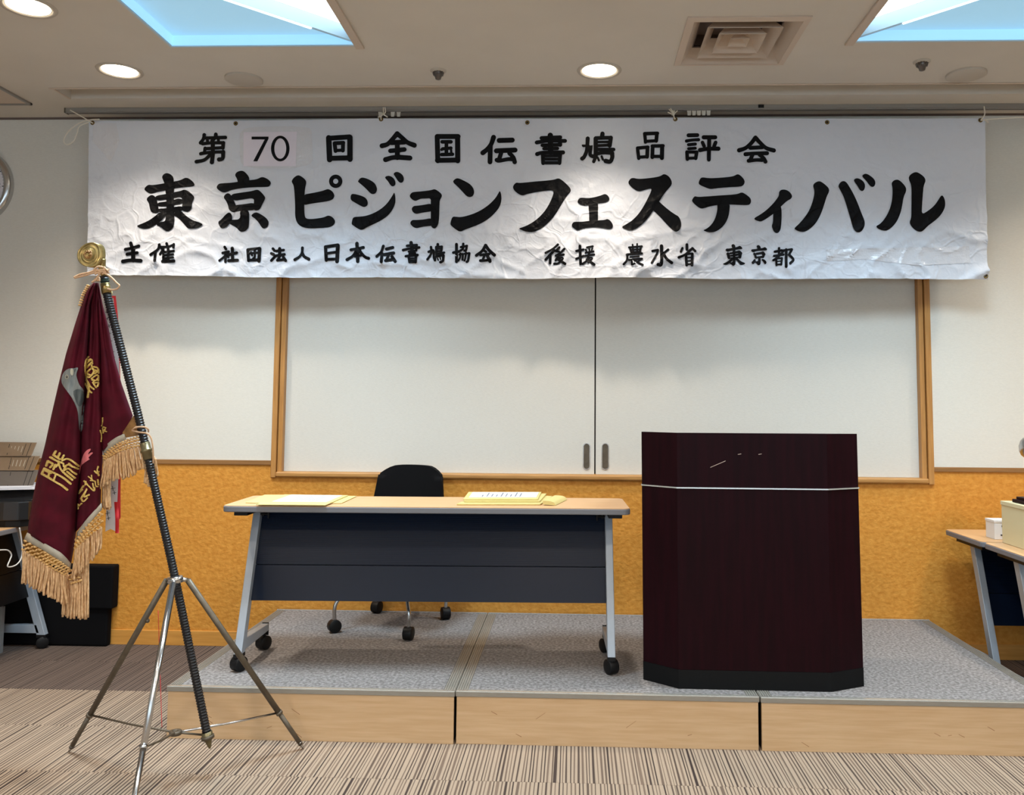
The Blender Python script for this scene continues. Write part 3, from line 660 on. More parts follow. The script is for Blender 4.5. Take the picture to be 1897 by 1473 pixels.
def flat_print(polys, place, name, mt, parent, cell, off, bvh, dirn=Vector((0, 1, 0)), ax=(0, 2), label=None):
    """polys: photo-plane outlines; place(x,y)-> world point on a flat plane; cut on a grid and laid on the cloth"""
    bm = bmesh.new()
    for P in polys:
        w3 = [place(x, y) for x, y in P]
        try: tri = tessellate_polygon([w3])
        except Exception: continue
        vs = [bm.verts.new(p) for p in w3]
        for a in tri:
            try: bm.faces.new([vs[k] for k in a])
            except Exception: pass
    for k in ax:
        lo_ = min(v.co[k] for v in bm.verts); hi_ = max(v.co[k] for v in bm.verts); s = math.ceil(lo_/cell)*cell
        while s < hi_:
            co = Vector((0, 0, 0)); co[k] = s; no = Vector((0, 0, 0)); no[k] = 1
            bmesh.ops.bisect_plane(bm, geom=bm.verts[:]+bm.edges[:]+bm.faces[:], plane_co=co, plane_no=no, dist=1e-6); s += cell
    for v in bm.verts:
        h = bvh.ray_cast(v.co-dirn*1.0, dirn, 3.0) if dirn is not None else bvh.ray_cast(CAM, (v.co-CAM).normalized(), 9)
        dd = dirn if dirn is not None else (v.co-CAM).normalized()
        if h[0] is not None: v.co = h[0]-dd*off
        else: v.co = v.co-dd*off
    for f in bm.faces:
        f.normal_update()
        if f.normal.y > 0: f.normal_flip()
    org = ORG[parent]
    for v in bm.verts: v.co -= org
    me = bpy.data.meshes.new(name); bm.to_mesh(me); bm.free(); me.materials.append(M[mt])
    o = bpy.data.objects.new(name, me); COL.objects.link(o); o.parent = parent; ORG[o] = org
    if label: o['label'] = label
    return o
# ---- lettering: big row as brush outlines, small rows as brush strokes; (origin x, y, zoom) then coordinates
BIG = [
(240, 300, 6.775, [  # to
 [178,340,230,283,290,292,400,275,560,245,640,230,700,195,745,207,800,250,820,290,795,308,700,315,555,333,455,357,340,378,290,397,250,397,210,370],
 [405,185,430,150,470,138,520,155,560,205,555,500,562,700,560,780,540,835,500,868,465,873,430,850,390,815,325,790,385,752,447,748,455,680,465,560,460,450,450,360,440,270,420,230],
 [205,465,270,408,320,430,345,480,365,590,372,625,345,645,300,645,262,615,250,560,240,510],
 [315,425,450,405,560,380,640,365,685,345,740,365,810,430,810,460,785,510,780,570,770,600,740,625,710,628,660,610,655,580,665,520,657,435,560,452,460,472,335,488],
 [345,510,460,498,560,475,590,462,630,460,675,475,670,525,565,543,465,558,355,562],
 [350,585,465,582,567,565,665,552,680,612,560,640,465,640,360,632],
 [375,630,475,640,460,675,385,752,325,790,260,830,200,842,140,835,100,812,93,798,180,765,260,725,330,672],
 [550,640,650,612,680,650,740,700,800,735,880,760,918,780,905,805,860,830,790,838,730,835,700,800,650,740,600,695,555,675]]),
(240, 300, 6.775, [  # kyo
 [1320,165,1345,125,1400,108,1440,118,1490,170,1508,220,1480,290,1360,300,1358,245,1345,205],
 [1085,322,1115,275,1155,268,1280,262,1420,240,1510,228,1600,218,1660,185,1720,205,1765,240,1775,270,1755,308,1720,315,1560,318,1400,330,1280,350,1225,375,1180,385,1130,365],
 [1173,440,1222,387,1270,405,1312,490,1335,540,1345,600,1330,630,1290,632,1245,600,1238,550,1215,495],
 [1260,407,1400,385,1540,365,1600,345,1640,365,1705,440,1700,470,1665,535,1640,590,1605,612,1560,605,1545,560,1562,515,1560,452,1440,467,1300,492],
 [1310,543,1440,530,1565,510,1590,570,1560,605,1500,606,1380,612,1325,628,1295,600],
 [1380,595,1505,595,1500,780,1490,830,1460,865,1410,880,1375,865,1345,825,1260,780,1225,740,1285,725,1395,722],
 [1240,632,1275,645,1288,690,1288,735,1255,778,1215,820,1165,838,1130,815,1108,750,1150,725,1190,675],
 [1575,632,1620,640,1700,690,1738,730,1748,770,1735,815,1690,840,1660,825,1620,760,1575,710,1525,680,1540,655]]),
(520, 300, 6.775, [  # pi
 [138,235,165,195,215,163,260,180,318,230,322,270,305,330,298,420,296,560,300,680,320,712,380,718,470,708,545,695,595,670,640,685,675,720,685,755,665,795,610,822,500,830,380,835,290,825,230,795,195,745,180,670,182,560,175,420,165,300,140,255],
 [270,412,400,390,520,365,560,350,595,338,640,360,670,400,675,435,655,470,600,492,480,510,380,525,275,547]]),
(520, 300, 6.775, [  # ji
 [968,240,1005,195,1060,200,1130,230,1185,270,1210,330,1205,370,1185,400,1150,406,1120,390,1080,345,1020,290,975,255],
 [875,440,885,405,920,400,1000,420,1060,445,1090,485,1095,530,1075,560,1040,568,1000,550,930,510,880,480],
 [890,770,900,715,920,690,1030,685,1130,660,1240,605,1330,530,1385,450,1415,400,1425,378,1440,440,1440,520,1405,600,1350,670,1270,730,1170,780,1080,820,1020,858,970,840,920,805,893,785],
 [1303,197,1330,175,1375,175,1420,205,1442,250,1440,290,1405,312,1375,290,1345,240],
 [1412,150,1440,125,1475,125,1525,155,1548,200,1540,250,1505,267,1470,240,1440,190]]),
(780, 300, 6.775, [  # small yo
 [-149,430,-120,385,-80,376,0,370,125,355,170,338,215,365,262,405,260,440,235,480,230,560,228,700,215,790,190,825,160,840,120,805,122,700,122,520,122,455,60,460,0,460,-40,478,-70,492,-110,475],
 [-122,590,-95,552,-50,550,30,540,140,518,145,618,60,630,0,640,-60,655,-100,635],
 [-142,770,-115,728,-60,730,40,722,140,702,150,800,60,808,0,818,-60,833,-105,815]]),
(780, 300, 6.775, [  # n
 [392,250,430,210,470,203,540,235,620,280,660,335,668,390,650,430,610,445,570,430,530,385,460,310],
 [368,775,380,720,400,685,440,688,500,695,620,665,740,615,850,540,930,460,970,395,988,358,1008,410,1010,490,985,570,920,650,840,720,740,780,620,825,550,850,490,880,440,850,375,798]]),
(780, 300, 6.775, [  # fu
 [1152,320,1165,285,1195,257,1240,266,1400,248,1600,232,1675,222,1720,203,1760,220,1830,280,1875,330,1882,370,1850,405,1810,455,1760,540,1700,640,1640,720,1570,790,1490,850,1410,882,1350,882,1280,865,1222,835,1260,825,1350,790,1450,725,1540,635,1600,545,1645,450,1675,355,1560,362,1440,380,1330,402,1275,425,1225,405,1170,360]]),
(1000, 300, 6.775, [  # small e
 [470,495,495,455,530,448,620,455,700,440,770,420,815,400,850,415,878,460,865,490,820,512,730,520,610,545,540,550,490,525],
 [606,500,734,490,730,640,732,775,618,775,620,640],
 [397,805,410,765,440,750,530,752,620,740,730,733,810,730,850,713,890,740,922,795,910,835,870,845,800,832,700,820,600,825,530,840,475,862,435,840]]),
(1000, 300, 6.775, [  # su
 [1102,270,1130,215,1165,198,1240,215,1360,205,1470,190,1520,175,1555,150,1600,165,1640,205,1658,250,1655,290,1620,330,1580,375,1540,430,1500,495,1425,610,1370,690,1320,750,1260,805,1190,850,1130,862,1070,845,1022,818,1080,785,1160,735,1230,665,1290,580,1350,470,1415,330,1350,340,1290,362,1240,370,1190,350],
 [1440,440,1495,495,1560,555,1640,620,1700,660,1745,685,1770,740,1775,800,1760,850,1715,882,1670,860,1600,790,1520,700,1460,640,1400,590]]),
(1260, 300, 6.775, [  # te
 [230,270,245,220,270,190,360,205,480,200,600,190,675,178,720,150,760,170,805,220,812,260,790,300,740,312,600,318,460,330,380,343,330,325,250,292],
 [143,495,160,455,185,428,220,440,350,432,500,420,640,412,725,402,775,378,830,410,880,450,893,490,880,530,850,543,740,540,625,535,470,540,380,555,320,577,265,587,220,565],
 [466,505,625,505,620,620,600,710,560,785,500,845,430,882,360,885,310,870,288,857,340,835,400,780,440,710,460,640,468,580]]),
(1260, 300, 6.775, [  # small i
 [1240,380,1262,350,1310,345,1355,360,1395,400,1408,435,1390,465,1340,490,1270,555,1200,630,1110,695,1030,745,985,748,913,713,1000,665,1090,600,1170,520,1220,455,1240,420],
 [1168,620,1250,545,1272,570,1275,700,1265,840,1240,885,1210,897,1180,880,1160,840,1150,800,1165,765,1168,700]]),
(1480, 300, 6.775, [  # ba
 [175,295,200,260,255,238,300,260,365,315,382,350,375,385,350,430,320,530,290,620,250,710,200,785,140,840,80,875,30,880,-30,860,-64,835,0,780,70,700,130,610,165,520,190,430,195,360],
 [492,300,520,255,555,237,595,250,640,320,690,410,740,520,780,630,810,700,828,750,825,810,790,870,750,888,710,875,680,830,650,720,620,620,590,520,560,430,510,340],
 [684,232,705,210,740,203,790,225,825,265,832,310,820,350,795,370,765,355,735,300],
 [788,180,815,152,850,147,900,175,950,220,962,265,950,305,918,317,885,295,845,235]]),
(1480, 300, 6.775, [  # ru
 [1160,270,1185,235,1225,220,1265,230,1320,285,1348,330,1345,375,1315,435,1300,530,1280,630,1240,730,1190,800,1130,850,1085,867,1010,850,960,808,1020,780,1080,710,1130,620,1160,530,1175,430,1175,320],
 [1377,195,1400,155,1465,122,1520,145,1580,195,1592,240,1565,300,1555,420,1545,560,1543,660,1620,615,1700,550,1755,470,1793,410,1825,450,1840,520,1828,590,1780,670,1700,745,1620,800,1560,865,1520,880,1460,860,1405,800,1388,755,1412,700,1412,560,1415,420,1412,290,1385,235]]),
]
SM = [
(350, 230, 5.928, ["30 168 118 160 160 128 205", "26 160 152 270 150", "24 200 160 205 195", "30 295 112 285 150 255 185", "28 290 148 400 146", "24 320 155 325 190", "28 150 215 260 205 380 205", "30 378 205 372 262", "26 175 270 372 258", "28 178 265 165 315 130 325", "28 140 322 250 308 375 305", "34 375 305 370 375 330 388", "36 262 200 262 330 252 418", "30 240 330 170 392 82 412"]),
(350, 230, 5.928, ["44 1535 150 1545 390", "40 1535 155 1765 140", "44 1768 145 1768 385", "40 1550 375 1765 370", "32 1600 210 1610 295", "32 1600 210 1695 205", "32 1692 205 1690 290", "26 1610 290 1690 285"]),
(690, 230, 6.775, ["50 310 120 250 190 190 250 120 272", "50 310 120 370 170 440 230 525 265", "50 240 232 400 225", "46 225 335 400 318", "52 165 445 250 420 330 415", "50 330 415 470 425", "50 312 230 312 420"]),
(690, 230, 6.775, ["50 812 155 820 460", "50 812 155 1075 155", "52 1068 155 1070 460", "50 815 455 1072 450", "38 875 222 985 222", "34 880 310 985 300", "36 868 382 1005 378", "38 928 225 928 380", "30 880 310 868 320", "24 985 300 990 360"]),
(690, 230, 6.775, ["50 1520 165 1490 250 1440 315 1385 360", "48 1480 270 1475 475", "50 1590 205 1755 200", "50 1555 335 1790 325", "44 1620 345 1590 440", "44 1560 450 1590 460 1700 440 1760 440", "46 1720 365 1770 420 1785 475"]),
(970, 230, 6.775, ["40 225 175 460 165", "40 165 230 300 210 520 210", "40 450 165 460 260", "36 235 265 455 258", "34 255 308 425 305", "42 170 375 250 358 495 355", "54 335 140 340 350", "38 240 385 245 490", "38 460 380 450 490", "30 250 400 450 398", "30 250 440 450 440", "34 245 485 450 485"]),
(970, 230, 6.775, ["42 805 180 800 260 790 340 760 410 735 432", "40 755 265 835 245 845 275 835 380 870 405", "44 990 120 985 160", "44 905 180 905 400", "38 905 175 1090 170", "42 1095 170 1080 270", "26 925 225 1080 222", "30 925 270 1080 262", "36 925 318 1130 318", "40 900 375 1000 358 1110 362", "46 1110 365 1112 420 1085 470 1030 462", "34 905 410 880 470", "22 930 420 945 455", "24 980 405 995 445"]),
(970, 230, 6.775, ["34 1520 120 1530 225", "36 1520 120 1680 115", "38 1672 118 1665 210", "32 1540 215 1665 208", "34 1430 300 1445 430", "34 1430 300 1560 288", "38 1555 290 1550 410", "32 1445 415 1550 408", "38 1620 280 1615 415", "36 1615 275 1750 272", "42 1740 275 1735 425", "34 1620 405 1735 405"]),
(1170, 230, 6.775, ["40 715 140 825 138", "34 690 212 760 200 840 195", "32 715 258 800 250", "30 715 308 800 302", "36 695 350 700 440", "32 700 350 820 350", "36 818 352 805 430", "30 700 428 810 425", "42 905 165 1050 165", "40 975 175 970 445", "36 890 230 910 275", "38 1055 230 1035 280", "44 860 325 960 310 1090 308"]),
(1170, 230, 6.775, ["44 1555 170 1500 240 1430 300 1350 328", "44 1555 170 1620 240 1690 300 1785 330", "40 1490 298 1640 290", "42 1430 378 1540 368 1700 365", "40 1520 380 1490 450", "40 1470 460 1560 450 1640 450", "42 1610 385 1660 430 1680 470"]),
(220, 440, 6.775, ["36 150 72 165 120", "34 85 150 170 132 250 108", "34 105 210 230 192", "44 180 130 182 285", "40 52 300 150 285 275 292"]),
(220, 440, 6.775, ["30 510 90 490 150 400 215", "30 460 190 450 290", "28 600 75 615 120", "26 540 120 620 115 680 95", "26 525 115 540 140", "26 690 85 685 125", "26 560 140 520 210", "26 560 160 560 300", "26 560 185 690 170", "24 565 225 680 212", "24 565 265 680 250", "34 550 300 690 295", "28 620 140 620 290"]),
(400, 440, 6.775, ["28 110 120 125 145", "28 85 195 160 178", "26 150 185 110 235 45 290", "28 120 215 120 305", "24 135 225 155 245", "34 205 135 210 285", "30 165 215 260 192", "32 160 290 270 285"]),
(400, 440, 6.775, ["32 400 155 410 290", "28 400 152 545 135", "36 548 140 540 295", "30 410 285 540 280", "24 430 200 520 190", "26 487 155 487 250 470 262", "22 440 185 455 225"]),
(400, 440, 6.775, ["28 715 140 735 165", "28 695 200 725 212", "28 740 240 695 290", "28 760 170 850 158", "34 800 140 800 230", "28 745 230 860 212", "26 800 240 775 280", "28 770 285 860 275", "30 845 245 875 290"]),
(400, 440, 6.775, ["30 1085 130 1080 190 1050 240 990 278", "34 1085 200 1110 240 1165 272"]),
(400, 440, 6.775, ["34 1375 120 1385 285", "34 1375 118 1530 95", "40 1530 100 1520 300", "28 1390 200 1515 182", "30 1390 275 1520 270"]),
(400, 440, 6.775, ["36 1770 75 1780 300", "32 1695 155 1780 140 1850 125", "32 1770 150 1720 230 1645 278", "34 1790 150 1840 215 1880 250 1915 262", "26 1745 238 1820 225"]),
(670, 440, 6.775, ["30 272 108 245 180 190 238", "32 255 200 245 305", "32 310 145 390 125", "34 285 215 400 195", "28 340 215 310 280", "32 300 290 400 275", "34 380 240 420 300"]),
(670, 440, 6.775, ["28 570 105 690 95", "28 520 158 600 140 720 125", "36 620 65 640 220", "26 690 95 685 150", "24 600 205 670 195", "22 590 178 685 165", "28 555 235 700 220", "26 590 245 600 310", "28 680 240 675 310", "18 600 262 675 262", "18 600 286 675 286", "24 600 310 675 308"]),
(670, 440, 6.775, ["26 870 120 875 190 850 240 825 275", "26 840 180 900 160 905 250 920 285", "28 955 85 955 110", "26 935 120 940 230", "24 940 120 1005 115", "26 1005 115 1000 165", "16 945 145 1000 142", "18 945 172 1000 170", "24 940 205 1035 190", "26 935 240 1025 220", "30 1025 225 1020 290 990 310", "18 925 265 915 290", "16 955 265 960 285", "16 985 255 990 275"]),
(670, 440, 6.775, ["30 1190 85 1190 305", "28 1150 190 1220 175", "26 1275 80 1270 140 1240 165", "24 1245 120 1320 105", "26 1320 105 1310 160 1290 165", "22 1240 200 1235 250 1215 290", "20 1225 215 1270 205", "22 1270 210 1265 280", "22 1310 190 1300 260 1290 290", "20 1290 205 1350 195", "28 1350 200 1335 290 1320 305"]),
(670, 440, 6.775, ["32 1555 100 1510 170 1440 225", "36 1555 100 1600 160 1665 220", "26 1530 160 1560 180", "28 1490 220 1600 208", "26 1545 220 1520 280", "30 1490 290 1550 288 1610 280", "34 1580 235 1610 300"]),
(990, 440, 3.794, ["14 165 50 130 80 80 108", "16 140 90 80 155", "16 112 130 110 180", "14 175 70 150 95", "14 150 95 180 105 160 125", "14 210 80 180 110 150 128", "14 205 120 160 130", "14 165 135 150 160", "14 170 145 200 145 170 180 140 185", "16 160 150 215 185"]),
(990, 440, 3.794, ["16 320 60 325 185", "14 295 95 345 85", "14 295 150 345 130", "12 370 70 410 62", "10 360 85 365 95", "10 385 80 388 92", "10 408 75 402 90", "12 360 108 415 98", "12 355 130 420 120", "14 385 110 370 160 340 185", "14 375 145 405 145 380 175", "16 370 155 420 190"]),
(990, 440, 3.794, ["12 665 70 755 62", "12 672 70 680 105", "12 748 65 742 100", "10 690 50 695 105", "10 722 45 722 105", "10 680 88 745 82", "12 680 105 745 100", "14 650 120 755 112", "14 655 120 650 160 628 188", "10 672 138 735 132", "14 665 158 755 150", "12 685 160 685 190", "10 690 190 705 182", "14 705 160 725 175 760 192", "10 745 158 725 170"]),
(990, 440, 3.794, ["20 893 60 893 185 870 190", "14 830 95 868 88", "14 868 90 858 120 825 178", "14 940 85 905 115", "18 905 110 930 150 965 178"]),
(990, 440, 3.794, ["16 1072 50 1072 85", "14 1040 75 1030 100", "14 1110 75 1130 95", "16 1100 85 1060 120 1015 140", "16 1065 120 1070 195", "12 1068 118 1110 112", "16 1110 115 1108 195", "9 1075 142 1105 140", "9 1075 165 1105 163", "12 1075 188 1105 186"]),
(990, 440, 3.794, ["14 1690 100 1740 90", "14 1685 130 1750 120", "14 1720 75 1720 130", "14 1755 90 1720 130 1680 160", "12 1700 150 1702 195", "12 1700 148 1740 145", "12 1740 148 1735 190", "8 1705 168 1738 165", "10 1702 190 1735 188", "16 1770 85 1770 205", "12 1770 88 1810 82", "14 1810 85 1790 120", "16 1790 120 1820 155 1800 180"]),
]
place_b = lambda x, y: oy(x, y, YBN)
def to_px(g, P): ox_, oy_, s = g; return [(ox_+P[i]/s, oy_+P[i+1]/s) for i in range(0, len(P), 2)]
def letter(polys, mt='ink', off=.0042, name='letter'):
    return flat_print(polys, place_b, name, mt, t, .010, off, bv, None)
for ox_, oy_, s, polys in BIG:
    pp = [chaikin(to_px((ox_, oy_, s), P)) for P in polys]
    if ox_ == 520 and len(polys) == 2:         # handakuten ring
        cx, cy = 520+690/6.775, 300+243/6.775; n = 28
        for k in range(n):
            a, b = 2*PI*k/n, 2*PI*(k+1)/n; R1, R2 = 84/6.775, 32/6.775
            pp.append([(cx+R1*math.cos(a), cy+R1*math.sin(a)), (cx+R1*math.cos(b), cy+R1*math.sin(b)), (cx+R2*math.cos(b), cy+R2*math.sin(b)), (cx+R2*math.cos(a), cy+R2*math.sin(a))])
    letter(pp)
for ox_, oy_, s, st in SM:
    pp = []
    for q in st:
        q = list(map(float, q.split())); P = to_px((ox_, oy_, s), q[1:]); pp.append(stroke_poly(q[0]/s*(1.28 if s < 5.93 and s > 5 else 1.16 if oy_ == 230 else 1.14), P))
    letter(pp)
# to and kyo again, small, in the bottom row
for idx, (bx0, by0, bx1, by1), (tx0, ty0, tx1, ty1) in ((0, (93, 138, 920, 873), (1325, 46, 1482, 200)), (1, (1085, 108, 1775, 880), (1522, 53, 1636, 196))):
    pp = []
    for P in BIG[idx][3]:
        Q = []
        for i in range(0, len(P), 2): Q += [tx0+(P[i]-bx0)/(bx1-bx0)*(tx1-tx0), ty0+(P[i+1]-by0)/(by1-by0)*(ty1-ty0)]
        pp.append(chaikin(to_px((990, 440, 3.794), Q)))
    letter(pp)
# 70 on its taped paper patch
tp = []
for k in range(26):
    a = 2*PI*k/26; rx, ry = 47+rnd(-1.5, 1.5), 31+rnd(-1.5, 1.5); ca_, sa_ = math.cos(a), math.sin(a)
    tp.append((512+math.copysign(abs(ca_)**.35, ca_)*rx*1.42, 272+math.copysign(abs(sa_)**.35, sa_)*ry*1.25))
flat_print([tp], place_b, 'clear_tape', 'tape', t, .012, .0024, bv, None)
flat_print([[(451, 245), (550, 244), (548, 308), (451, 308)]], place_b, 'paper_patch', 'patch', t, .012, .0042, bv, None, label='white paper patch carrying the number')
letter([to_px((350, 230, 5.928), [688, 137, 874, 137, 874, 160, 752, 408, 706, 408, 832, 168, 688, 168])], off=.0056)
n = 36; pp = []
for k in range(n):
    a, b = 2*PI*k/n, 2*PI*(k+1)/n
    f = lambda A, rx, ry: (350+(1003+rx*math.cos(A))/5.928, 230+(268+ry*math.sin(A))/5.928)
    pp.append([f(a, 102, 141), f(b, 102, 141), f(b, 65, 112), f(a, 65, 112)])
letter(pp, off=.0056)
flat_print([[(1530, 462), (1795, 456), (1798, 487), (1700, 492), (1600, 480), (1532, 484)]], place_b, 'clear_tape', 'tape', t, .012, .0024, bv, None)
flat_print([[(172, 226), (215, 228), (222, 262), (205, 300), (172, 262)]], place_b, 'clear_tape', 'tape', t, .012, .0024, bv, None)
# eyelets and strings
for px, py in ((172, 228), (437, 229), (706, 221), (977, 227), (1251, 221), (1532, 227), (1816, 223), (1825, 512)):
    p = oy(px, py, YBN); p.y = YBN+bdepth(p.x, p.z)-.002
    c = MB(); c.lathe(p, (0, -1, 0), [(-.001, .013), (.002, .012), (.002, .006), (-.001, .005)], 16); e = link(c, 'eyelet', 'eyelet', t)
    c = MB(); c.lathe(p, (0, -1, 0), [(.0004, 0), (.0004, .006)], 12); link(c, 'eyelet_hole', 'dark', e)
def strings(paths, name, label, r=.0034, Y=YBN-.016, mt='string', n=6, parent=None, cat='string', smooth=8):
    c = MB()
    for P in paths:
        w3 = [oy(q[0], q[1], q[2] if len(q) > 2 else Y) for q in P]
        c.tube(bez(w3, smooth) if len(w3) > 2 else w3, r, n)
    return link(c, name, mt, parent, cat=None if parent else cat, label=label)
strings([[(130, 204), (148, 214), (168, 226), (172, 228)], [(184, 221), (168, 222), (148, 228), (128, 242), (118, 260), (124, 268), (136, 262), (143, 246), (147, 234), (165, 226)]], 'tie_string', 'thin white string looping from the banner\'s top left eyelet')
strings([[(710, 199), (710, 210), (706, 216), (706, 222)], [(713, 199), (714, 207), (711, 212)], [(709, 211), (718, 217)], [(709, 211), (704, 216), (700, 217)]], 'tie_string', 'white string tying the banner to the rail left of centre')
strings([[(1239, 202), (1246, 210), (1250, 221)], [(1237, 208), (1246, 212)], [(1255, 205), (1248, 213), (1251, 221)], [(1242, 201), (1249, 211)]], 'tie_string', 'white string tying the banner to the rail right of centre')
strings([[(1823, 197), (1824, 212), (1817, 223)], [(1817, 223), (1832, 221), (1860, 219), (1900, 217), (1990, 213)], [(1824, 221), (1831, 227)]], 'tie_string', 'white string stretched right from the banner\'s top right eyelet')
# ================================================================== CLOCK
ck = oy(-48, 345, YW-.02); ck.y = YW
t = thing('wall_clock', ck, 'round chrome rimmed wall clock at the left edge', 'clock')
c = MB(); c.lathe(ck, (0, -1, 0), [(0, .236), (.018, .238), (.034, .232), (.044, .218), (.044, .206), (.036, .194), (.020, .190)], 64); link(c, 'rim', 'steel', t)
c = MB(); c.lathe(ck, (0, -1, 0), [(.018, 0), (.018, .194)], 64); fc = link(c, 'clock_face', 'clockface', t)
for k in range(60):
    a = 2*PI*k/60; L_ = .016 if k % 5 == 0 else .009; wd = .0026 if k % 5 == 0 else .0012
    d = Vector((math.sin(a), 0, math.cos(a))); s_ = Vector((d.z, 0, -d.x)); p = ck+Vector((0, -.0188, 0))
    c = MB(); c.add([p+d*.188+s_*wd, p+d*.188-s_*wd, p+d*(.188-L_)-s_*wd, p+d*(.188-L_)+s_*wd], [(0, 1, 2, 3)]); link(c, 'minute_mark', 'ink', fc)
for k in range(1, 13):
    cu = bpy.data.curves.new('numeral', 'FONT'); cu.body = str(k); cu.size = .062; cu.align_x = 'CENTER'; cu.align_y = 'CENTER'; cu.offset = .001
    to = bpy.data.objects.new('numeral', cu); COL.objects.link(to)
    a = 2*PI*k/12; me = bpy.data.meshes.new_from_object(to.evaluated_get(bpy.context.evaluated_depsgraph_get())); bpy.data.objects.remove(to); me.materials.clear(); me.materials.append(M['ink'])
    to = bpy.data.objects.new('numeral', me); COL.objects.link(to); to.rotation_euler = (PI/2, 0, 0); to.parent = fc; to.location = (math.sin(a)*.150, -.019, math.cos(a)*.150)
for a, L_, wd in ((math.radians(305), .10, .006), (math.radians(235), .15, .004)):
    d = Vector((math.sin(a), 0, math.cos(a))); s_ = Vector((d.z, 0, -d.x)); p = ck+Vector((0, -.024, 0))
    c = MB(); c.extr([p-d*.03+s_*wd, p-d*.03-s_*wd, p+d*L_-s_*wd*.4, p+d*L_+s_*wd*.4], (0, .001, 0)); link(c, 'hand', 'ink', t)
# ================================================================== PAPERS ON TABLE
ZT = SH+.7355
def sheet(mb, quad, z, th, ext=None):
    q = [oz(x, y, z) for x, y in quad]; mb.extr([Vector((p.x, p.y, z)) for p in q], (0, 0, th)); return q
def envelope(quad, z, th, label, lab=None, name='envelope'):
    c = MB(); q = sheet(c, quad, z, th)
    o = link(c, name, 'envelope', label=label, cat='envelope', group='cream envelopes on the table', bevel=.0008)
    if lab:
        u0, v0, u1, v1 = lab
        def P(u, v): a = q[0].lerp(q[1], u); b = q[3].lerp(q[2], u); r = a.lerp(b, v); r.z = z+th+.0006; return r
        c = MB(); c.add([P(u0, v0), P(u1, v0), P(u1, v1), P(u0, v1)], [(0, 1, 2, 3)]); link(c, 'address_sheet', 'paper', o)
        for k in range(9):
            u = u0+(u1-u0)*(.18+k*.07); c = MB(); h = .25+.5*((k*37) % 10)/10
            c.add([P(u, v0+(v1-v0)*.15)+Vector((0, 0, .0004)), P(u+.014, v0+(v1-v0)*.15)+Vector((0, 0, .0004)), P(u+.014, v0+(v1-v0)*(.2+h))+Vector((0, 0, .0004)), P(u, v0+(v1-v0)*(.2+h))+Vector((0, 0, .0004))], [(0, 1, 2, 3)])
            link(c, 'printed_line', 'print', o)
    return o
envelope([(455, 932), (540, 934), (590, 918), (490, 917.5)], ZT+.001, .003, 'cream envelope at the left end of the table, under the others')
envelope([(560, 933), (633, 933), (661, 920), (600, 918.5)], ZT+.001, .003, 'cream envelope sticking out to the right of the left pile')
envelope([(474, 936), (603, 937), (645, 919), (527, 917.5)], ZT+.0045, .004, 'cream envelope with a printed sheet on top of the left pile', (.12, .25, .92, .97))
envelope([(846, 936), (1001, 936), (1023, 921), (880, 920)], ZT+.001, .006, 'bottom cream envelope of the right pile')
envelope([(860, 931), (1000, 931), (1012, 917), (872, 916.5)], ZT+.0075, .007, 'middle cream envelope of the right pile')
envelope([(858, 927), (996, 927), (1003, 913.5), (868, 913.5)], ZT+.015, .006, 'top cream envelope with a white printed sheet, right pile', (.06, .2, .97, .95))
# bulging envelope at right of the pile
a0, a1 = oz(1006, 931, ZT+.01), oz(1030, 933, ZT+.001)
c = MB(); rows_ = []
for s in (0, 1):
    for i in range(9):
        k = i/8; x = a0.x+(a1.x-a0.x)*k+.0; z = ZT+.002+.020*math.sqrt(max(0, 1-k**3)) if s == 0 else ZT+.001+.004*(1-k)
        rows_.append([(x+.0+.05*q, 4.0+.24*q, z) for q in (0, .33, .66, 1)])
c.grid(rows_[:9]); c.grid(rows_[9:])
for e in (0, 3): c.grid([[r[e] for r in rows_[:9]], [r[e] for r in rows_[9:]]])
link(c, 'envelope', 'envelope', label='bulging cream envelope curling down at the right of its pile', cat='envelope', group='cream envelopes on the table')
# ================================================================== LEFT CORNER: printer, black case, board, cable
zt = .7365
t = thing('printer', (-3.19, 4.72, zt), 'black desktop printer with raised paper trays on the left table', 'printer')
c = MB(); xr = -2.935
pr = [(-3.45, 4.57), (xr-.10, 4.545), (xr-.03, 4.56), (xr, 4.60), (xr, 4.93), (-3.45, 4.93)]
c.prism(pr, zt+.035, zt+.135); link(c, 'body', 'printer', t, .006)
c = MB(); c.prism([(x*.96-.12, y+.02) for x, y in pr], zt, zt+.035); link(c, 'base', 'black', t, .004)
c = MB()
for i_, (dx, dz) in enumerate(((0, .085), (0, .07))): 
    for k in range(2): c.box((xr-.16+k*.03-.02, 4.541, zt+dz), (xr-.145+k*.03-.02+(.012 if k else -.008), 4.546, zt+dz+.005))
link(c, 'button_row', 'paper', t)
c = MB(); c.hexa([(-3.45, 4.60, zt+.135), (xr, 4.62, zt+.135), (xr, 4.93, zt+.135), (-3.45, 4.93, zt+.135)], [(-3.45, 4.66, zt+.165), (xr+.045, 4.68, zt+.205), (xr+.045, 4.90, zt+.215), (-3.45, 4.90, zt+.18)]); link(c, 'output_tray', 'printer', t, .004)
c = MB()
for k in range(3):
    z_ = zt+.196+k*.0035; c.hexa([(-3.40, 4.56+k*.02, z_-.010), (xr+.02-k*.03, 4.62+k*.02, z_), (xr+.035-k*.05, 4.88, z_+.006), (-3.40, 4.86, z_)], [(-3.40, 4.56+k*.02, z_-.008), (xr+.02-k*.03, 4.62+k*.02, z_+.002), (xr+.035-k*.05, 4.88, z_+.008), (-3.40, 4.86, z_+.002)])
link(c, 'paper_stack', 'paper', t)
def slab(quad, ys, th, name, mt):
    q = [oy(x, y, Y) for (x, y), Y in zip(quad, ys)]; c = MB(); c.extr(q, (0, th, th*.4)); return link(c, name, mt, t, .002), q
